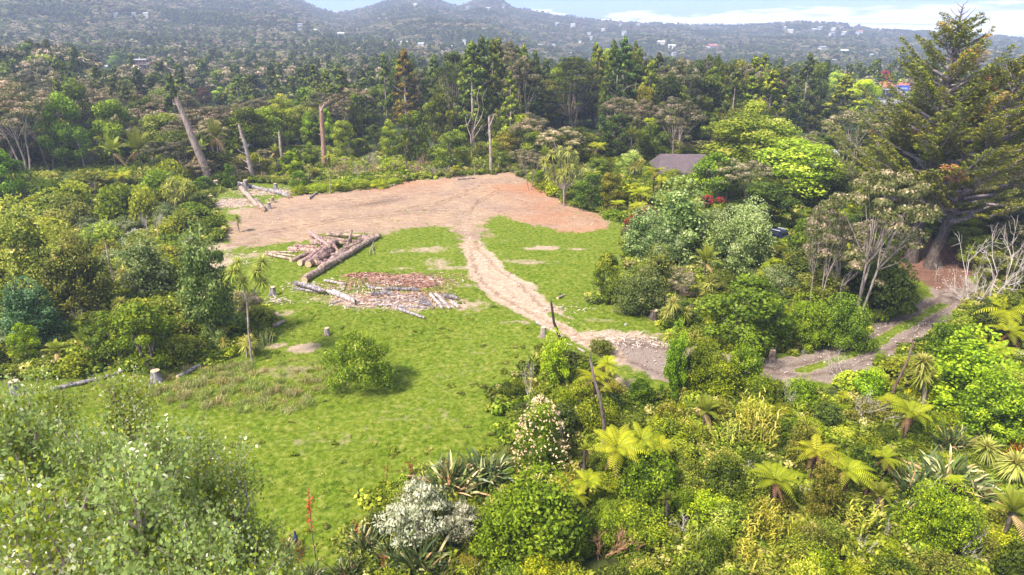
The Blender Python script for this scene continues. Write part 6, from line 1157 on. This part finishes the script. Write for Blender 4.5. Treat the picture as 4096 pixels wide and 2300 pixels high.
# ------------------------------------------------------------------ geometry-node scatters: things nobody could count
def scatter(name, P, scale, rot, idx, sources, label, sz=None):
    """one object whose points each carry one of the source meshes"""
    me = bpy.data.meshes.new(name); n = len(P); me.vertices.add(n); me.vertices.foreach_set('co', np.asarray(P, np.float32).ravel())
    a = me.attributes.new('scl', 'FLOAT_VECTOR', 'POINT'); S = np.stack([scale, scale, scale if sz is None else sz], -1); a.data.foreach_set('vector', S.astype(np.float32).ravel())
    a = me.attributes.new('rot', 'FLOAT_VECTOR', 'POINT'); a.data.foreach_set('vector', np.stack([np.zeros(n), np.zeros(n), rot], -1).astype(np.float32).ravel())
    a = me.attributes.new('idx', 'INT', 'POINT'); a.data.foreach_set('value', np.asarray(idx, np.int32))
    o = link(name, me); o['kind'] = 'stuff'; o['label'] = label
    ng = bpy.data.node_groups.new(name, 'GeometryNodeTree'); ng.interface.new_socket('Geometry', in_out='INPUT', socket_type='NodeSocketGeometry'); ng.interface.new_socket('Geometry', in_out='OUTPUT', socket_type='NodeSocketGeometry')
    N = ng.nodes.new; L = ng.links.new; gi, go = N('NodeGroupInput'), N('NodeGroupOutput'); iop = N('GeometryNodeInstanceOnPoints'); g2i = N('GeometryNodeGeometryToInstance')
    for s in reversed(sources):
        oi = N('GeometryNodeObjectInfo'); oi.inputs[0].default_value = s; oi.transform_space = 'ORIGINAL'; L(oi.outputs['Geometry'], g2i.inputs[0])
    def na(k, t): q = N('GeometryNodeInputNamedAttribute'); q.data_type = t; q.inputs[0].default_value = k; return q.outputs[0]
    L(gi.outputs[0], iop.inputs['Points']); L(g2i.outputs[0], iop.inputs['Instance']); iop.inputs['Pick Instance'].default_value = True
    L(na('idx', 'INT'), iop.inputs['Instance Index']); L(na('scl', 'FLOAT_VECTOR'), iop.inputs['Scale'])
    e2r = N('FunctionNodeEulerToRotation'); L(na('rot', 'FLOAT_VECTOR'), e2r.inputs[0]); L(e2r.outputs[0], iop.inputs['Rotation']); L(iop.outputs[0], go.inputs[0])
    o.modifiers.new('scatter', 'NODES').node_group = ng; return o
def crown_of(o): return o.children[0] if o.type == 'EMPTY' else o
# forest on the slopes beyond: light copies of the real trees
def mk_far(mat, kind):
    def fn(rs, k):
        mb = MB()
        if kind == 'flat':
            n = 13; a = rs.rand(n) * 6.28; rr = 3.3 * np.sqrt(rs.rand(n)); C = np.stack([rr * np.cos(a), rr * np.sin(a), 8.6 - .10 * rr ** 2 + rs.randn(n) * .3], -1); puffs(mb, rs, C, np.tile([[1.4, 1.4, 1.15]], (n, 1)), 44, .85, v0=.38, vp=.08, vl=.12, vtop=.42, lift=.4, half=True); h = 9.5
        elif kind == 'cone':
            n = 18; hh = .2 + .8 * rs.rand(n); rr = 2.5 * (1.05 - hh) ** .7 * rs.rand(n) ** .5; a = rs.rand(n) * 6.28; C = np.stack([rr * np.cos(a), rr * np.sin(a), 15 * hh], -1); puffs(mb, rs, C, np.tile([[1.3, 1.3, 1.5]], (n, 1)) * (1.3 - .7 * hh[:, None]), 36, .9); h = 16
        else:
            n = 14; C = dome_centers(rs, n, 2.9, 3, 8.5); puffs(mb, rs, C, np.tile([[1.6, 1.6, 1.3]], (n, 1)), 42, .9); h = 9.5
        tb = MB(); tube(tb, [[0, 0, -1], [0, 0, h * .8]], [.25, .1], 5)
        return mb.mesh('crown', mat), [('trunk', tb.mesh('trunk', M['pale']))], h, 3.2
    return fn
variants('farflat', 3, mk_far(M['kanuka'], 'flat')); variants('farcone', 3, mk_far(M['conifer'], 'cone')); variants('farround', 3, mk_far(M['dark'], 'round')); variants('farbroad', 2, mk_far(M['broad'], 'round')); variants('farfine', 2, mk_far(M['fine'], 'round'))
SRC = []
for key in ('farflat', 'farcone', 'farround', 'farbroad', 'farfine'):
    for k in range(len(LIB[key])):
        px = 30 + 37 * len(SRC); a = math.atan((px - 512) / FPX / CP); r = 208 + 3 * len(SRC); x, y = r * math.sin(a), r * math.cos(a)
        o = put(key, dict(farflat='kanuka_tree', farcone='conifer_tree').get(key, 'broadleaf_tree'), x, y, 1.0, var=k); SRC.append(crown_of(o))
        register(o, dict(farflat='pale topped tree', farcone='dark conifer', farround='dark round tree', farbroad='green round tree', farfine='light green tree')[key] + ' far back', 'tree', None)
def build_forest():
    rs = np.random.RandomState(8); PT = []; r = 150.0; tot = 0
    while r < 2750:
        sp = 5.6 + min(r, 2600) * .0040; dr = sp * .8
        for az in np.arange(-.82, .82, sp / r): PT.append((r + rs.uniform(-.5, .5) * dr, az + rs.uniform(-.5, .5) * sp / r, sp))
        r += dr
    PT = np.array(PT); R, A, SP_ = PT.T; x, y = R * np.sin(A), R * np.cos(A)
    ok = (y > 204) | (np.abs(x) > .86 * y + 6); x, y, R, SP_ = x[ok], y[ok], R[ok], SP_[ok]
    z = H(x, y); px, py, d = project(x, y, z); _, pt, _ = project(x, y, z + 9)
    keep = (px > -90) & (px < 1110)
    for mx, my, rx, ry, yy in MASK:
        if yy > 200: keep &= ~((np.abs(px - mx) < rx + 2.6 * FPX / d) & (pt < my + ry) & (py > my - ry - .5) & (y < yy + 4))
    # some bare hilltop is grass, seen as light patches
    n1 = vnoise(x, y, 210, 41); n2 = vnoise(x, y, 60, 42); n3 = vnoise(x, y, 33, 43)
    u = rs.rand(len(x)); conif = sstep(.1, .8, n1) * .75 + .12; fl = .40 - .2 * n2
    idx = np.where(u < conif, 3 + rs.randint(0, 3, len(x)), np.where(u < conif + fl * (1 - conif), rs.randint(0, 3, len(x)), 6 + rs.randint(0, 3, len(x))))
    lt = (rs.rand(len(x)) < .07 + .12 * sstep(.5, 1.2, n3)); idx = np.where(lt, 9 + rs.randint(0, 4, len(x)), idx)
    s = (.75 + .55 * rs.rand(len(x))) * SP_ / 6.2; sz = np.clip(s * (.75 + .3 * rs.rand(len(x))), .5, 1.25)
    sz = np.where((idx >= 3) & (idx < 6), sz * .85, sz)
    k = keep; P = np.stack([x, y, z - .3], -1)[k]
    print('forest instances', k.sum())
    scatter('forest', P, s[k], rs.rand(k.sum()) * 6.28, idx[k], SRC, 'unbroken forest over the valley and hills', sz[k])
build_forest()
# undergrowth between the shrubs
def build_under():
    rs = np.random.RandomState(3); x = rs.uniform(-100, 108, 30000); y = rs.uniform(15, 150, 30000)
    q = (np.abs(x) < y * .86 + 5) & (rs.rand(30000) < np.where(y < 60, 1, .55)); x, y = x[q], y[q]; P = np.stack([x, y], -1)
    s = sdf(P, OPEN); px, py, _ = project(x, y, 0); k = (s > .2) & ~((sdf(P, LITTER) < 1.5)); x, y, s, py = x[k], y[k], s[k], py[k]
    top = np.stack(project(x, y, .8)[:2], -1); ins = sdf(top, OPENPX) < -1
    sc_ = (.8 + .7 * rs.rand(len(x))) * np.where(ins, .45, 1) * np.where(y > 60, 1.35, 1)
    a = [LIB['low'][i][0] for i in range(3)] + [LIB['low2'][i][0] for i in range(2)]; src = []
    for i, me in enumerate(a):
        c = at(*[(210, 340), (20, 372), (600, 530), (700, 470), (560, 392)][i]); o = link('low_bush', me, None, c, i); src.append(o); register(o, ['lowest leafy bush by the small bristly cabbage tree', 'low leafy bush by the left edge stump', 'low leafy bush in the lower middle scrub', 'low scrub bush by the hanging palm leaves', 'low scrub bush behind the paired ferns'][i], 'bush', None, ['low leafy bush by the small bristly cabbage tree', 'low leafy bush by the left edge stump', 'low leafy bush in the lower middle scrub', 'low scrub bush by the palm with dead leaves', 'low scrub bush left of the paired ferns'][i])
    scatter('undergrowth', np.stack([x, y, H(x, y) - .05], -1), sc_, rs.rand(len(x)) * 6.28, rs.randint(0, 5, len(x)), src, 'tangled undergrowth beneath the bush', sc_ * .9); print('undergrowth', len(x))
build_under()
def build_weeds():
    rs = np.random.RandomState(31); x = rs.uniform(-32, 6, 2600); y = rs.uniform(24, 64, 2600); P = np.stack([x, y], -1); px, py, _ = project(x, y, 0)
    dens = np.where((py > 440) & (px < 420), .30, .035) + .28 * sstep(4.5, .5, -sdf(P, OPEN)) + .12 * (vnoise(x, y, 9, 61) > .5) + .3 * ((py > 350) & (py < 405) & (px < 330))
    k = (sdf(P, OPEN) < -.2) & (rs.rand(len(x)) < dens) & (sdf(P, DIRT) > 1) & (sdf(P, ROAD) > .5); x, y = x[k], y[k]; s = .16 + .30 * rs.rand(len(x)) ** 2
    src = [o for o in bpy.data.objects if o.name.startswith('low_bush')]
    scatter('weeds', np.stack([x, y, H(x, y) - .03], -1), s, rs.rand(len(x)) * 6.28, rs.randint(0, len(src), len(x)), src, 'low leafy weeds in the grass', s * .55); print('weeds', len(x))
build_weeds()
# grass blades of the clearing
def build_grass():
    rs = np.random.RandomState(9); lo, hi = OPEN.min(0), OPEN.max(0); n = 230000
    P = rs.uniform(lo, hi, (n, 2)); y = P[:, 1]; P = P[rs.rand(n) < np.where(y < 45, 1.0, np.where(y < 65, .55, .3))]
    P = P[sdf(P, OPEN) < .6]; px, py, _ = project(P[:, 0], P[:, 1], 0); P = P[(px > -30) & (px < 1050) & (py < 600)]
    z = zone_values(P); bare_ = np.clip(z['dirt'] * 1.3 + z['road'] * 1.4 + z['litter'], 0, 1); P_ = P; k = rs.rand(len(P)) > bare_ + .5 * z['patch']; P = P[k]; patch = z['patch'][k]
    px, py, _ = project(P[:, 0], P[:, 1], 0)
    rough = sstep(420, 405, py) * sstep(352, 362, py) * sstep(345, 320, px) + .5 * sstep(300, 320, py) * sstep(500, 380, px) * sstep(352, 335, py)
    rough = np.clip(rough, 0, 1); big = vnoise(P[:, 0], P[:, 1], 6, 51); mid = vnoise(P[:, 0], P[:, 1], 1.6, 52)
    dryband = np.exp(-((py - (447 - (px - 250) * .33 + (px - 250) ** 2 * -.00015)) / 26) ** 2) * (px > 230) * (px < 560)
    nb = 5; B = np.repeat(P, nb, 0) + rs.randn(len(P) * nb, 2) * .07; a = rs.rand(len(B)) * 6.283; el = RAD(80) - np.abs(rs.randn(len(B))) * RAD(28)
    D = np.stack([np.cos(el) * np.cos(a), np.cos(el) * np.sin(a), np.sin(el)], -1)
    rg, bg, md, dy, yy = [np.repeat(q, nb) for q in (rough, big, mid, dryband, P[:, 1])]
    clump = np.clip(.55 + .6 * md + .35 * bg + .5 * np.repeat(vnoise(P[:, 0], P[:, 1], .7, 54), nb), .1, 1.9)
    Ln = (.08 + .13 * rs.rand(len(B)) * clump + .10 * clump * np.clip(sstep(42, 34, yy), 0, 1)) * (1 + 1.9 * rg) * (1 - .35 * dy)
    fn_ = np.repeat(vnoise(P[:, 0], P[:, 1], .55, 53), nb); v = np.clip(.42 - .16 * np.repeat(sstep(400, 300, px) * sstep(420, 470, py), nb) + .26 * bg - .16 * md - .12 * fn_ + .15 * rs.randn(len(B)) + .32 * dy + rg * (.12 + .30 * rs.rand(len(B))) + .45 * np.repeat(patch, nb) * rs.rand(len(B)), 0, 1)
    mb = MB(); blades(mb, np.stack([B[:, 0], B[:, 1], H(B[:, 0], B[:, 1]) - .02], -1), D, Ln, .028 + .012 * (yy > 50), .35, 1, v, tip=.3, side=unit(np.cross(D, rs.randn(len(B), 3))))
    o = link('grass', mb.mesh('grass', M['grass'])); o['kind'] = 'stuff'; o['label'] = 'bright green grass of the clearing'; print('grass blades', len(B))
    # tiny flowers
    mb = MB(); q = rs.rand(len(P)) < .006; Q = P[q]; leaves(mb, np.stack([Q[:, 0], Q[:, 1], H(Q[:, 0], Q[:, 1]) + .2], -1), unit(rs.randn(len(Q), 3) * .3 + [0, 0, 1]), .08, rs, .5, 1)
    o = link('meadow_flowers', mb.mesh('meadow_flowers', cm('yellow petals', (.75, .62, .10)))); o['kind'] = 'stuff'; o['label'] = 'tiny yellow flowers in the grass'
build_grass()
def build_stones():   # clods on the dirt and stones on the drive
    rs = np.random.RandomState(12); mb = MB(); P = rs.uniform(DIRT.min(0), DIRT.max(0), (9000, 2)); P = P[sdf(P, DIRT) < -.3]; Q = rs.uniform(ROAD.min(0), ROAD.max(0), (14000, 2)); Q = Q[sdf(Q, ROAD) < -.1]; P = np.vstack([P[:2200], Q[:1800]])
    n = len(P); s = .03 + .07 * rs.rand(n) ** 3; oc = np.array([[1, 0, 0], [0, 1, 0], [-1, 0, 0], [0, -1, 0], [0, 0, .8], [0, 0, -.5]]); V = np.stack([P[:, 0], P[:, 1], H(P[:, 0], P[:, 1])], -1)[:, None] + oc[None] * s[:, None, None] * (.7 + .6 * rs.rand(n, 6, 1))
    F = np.array([[0, 1, 4], [1, 2, 4], [2, 3, 4], [3, 0, 4], [1, 0, 5], [2, 1, 5], [3, 2, 5], [0, 3, 5]]); mb.add(V.reshape(-1, 3), (np.arange(n)[:, None, None] * 6 + F[None]).reshape(-1, 3)); o = link('gravel', mb.mesh('gravel', solid_mat('loose stones', G(.30, .20, .16), G(.80, .66, .56), .7, .9))); o['kind'] = 'stuff'; o['label'] = 'loose stones and clods on the bare earth'
build_stones()

# ------------------------------------------------------------------ the air
def build_haze():
    m, nt, N, L = nmat('haze air'); v = N('ShaderNodeVolumePrincipled'); v.inputs['Color'].default_value = (.66, .73, 1.0, 1); v.inputs['Density'].default_value = HAZE; v.inputs['Anisotropy'].default_value = .15
    o = N('ShaderNodeOutputMaterial'); L(v.outputs[0], o.inputs['Volume']); x0, x1, y0, y1, z0, z1 = -3300, 3300, -60, 3450, -200, 140
    mb = MB(); box(mb, ((x0 + x1) / 2, (y0 + y1) / 2, (z0 + z1) / 2), (x1 - x0, y1 - y0, z1 - z0)); h = link('haze', mb.mesh('haze', m)); h['kind'] = 'stuff'; h['label'] = 'pale bluish haze over the valley'
HAZE = 0.00038
build_haze()

# ------------------------------------------------------------------ labels: hand written, or by landmark, side and order
ORD = ['nearest', 'second', 'third', 'fourth', 'fifth', 'sixth', 'seventh', 'eighth', 'ninth', 'tenth', 'eleventh', 'twelfth', 'thirteenth', 'fourteenth', 'fifteenth', 'sixteenth', 'seventeenth', 'eighteenth', 'nineteenth', 'twentieth']
def write_labels():
    lp = np.array([l[0] for l in LAND], float); cells = {}
    for o, desc, cat, grp, lab in THINGS:
        if lab: o['label'] = lab
        else:
            p = np.array(o.location[:2]); pp = project(p[0], p[1], o.location[2]); best = None
            w = np.hypot(*(lp - p).T); k = int(np.argmin(w)); dx, dy = p - lp[k]
            side = ('right of' if dx > 0 else 'left of') if abs(dx) > abs(dy) else ('behind' if dy > 0 else 'in front of')
            cells.setdefault((desc, side, LAND[k][1]), []).append((w[k], o))
        if grp: o['group'] = grp
    for (desc, side, lm), lst in cells.items():
        lst.sort(key=lambda t: t[0]); many = len(lst) > 20
        for i, (w, o) in enumerate(lst):
            o['label'] = '%s%s, %s %s' % (ORD[min(i, 19)] + ' ' if len(lst) > 1 else '', desc, side, lm) if i < 19 else 'a farther %s %s %s' % (desc, side, lm)
            if i >= 19: o['group'] = 'farther %ss %s %s' % (desc, side, lm)
    GR = {'shrub': 'leafy shrubs of the bush', 'scrub bush': 'fine leaved bushes of the scrub', 'speckled shrub': 'pale speckled shrubs', 'dark shrub': 'dark shrubs', 'kanuka tree': 'pale topped forest trees', 'broadleaf tree': 'broad crowned trees', 'dark tree': 'dark crowned trees', 'feathery tree': 'light green feathery trees', 'conifer': 'tall conifers of the forest row', 'dead shrub': 'bare twiggy shrubs', 'ginger plant': 'ginger plants', 'tussock': 'dry grass tussocks'}
    for o, desc, cat, grp, lab in THINGS:
        if cat in GR and 'group' not in o: o['group'] = GR[cat]
write_labels()
print('things', len(THINGS), 'objects', len(bpy.data.objects))

for o, *_ in THINGS:
    if len(o['label'].split()) > 16: print('LONG', o['label'])
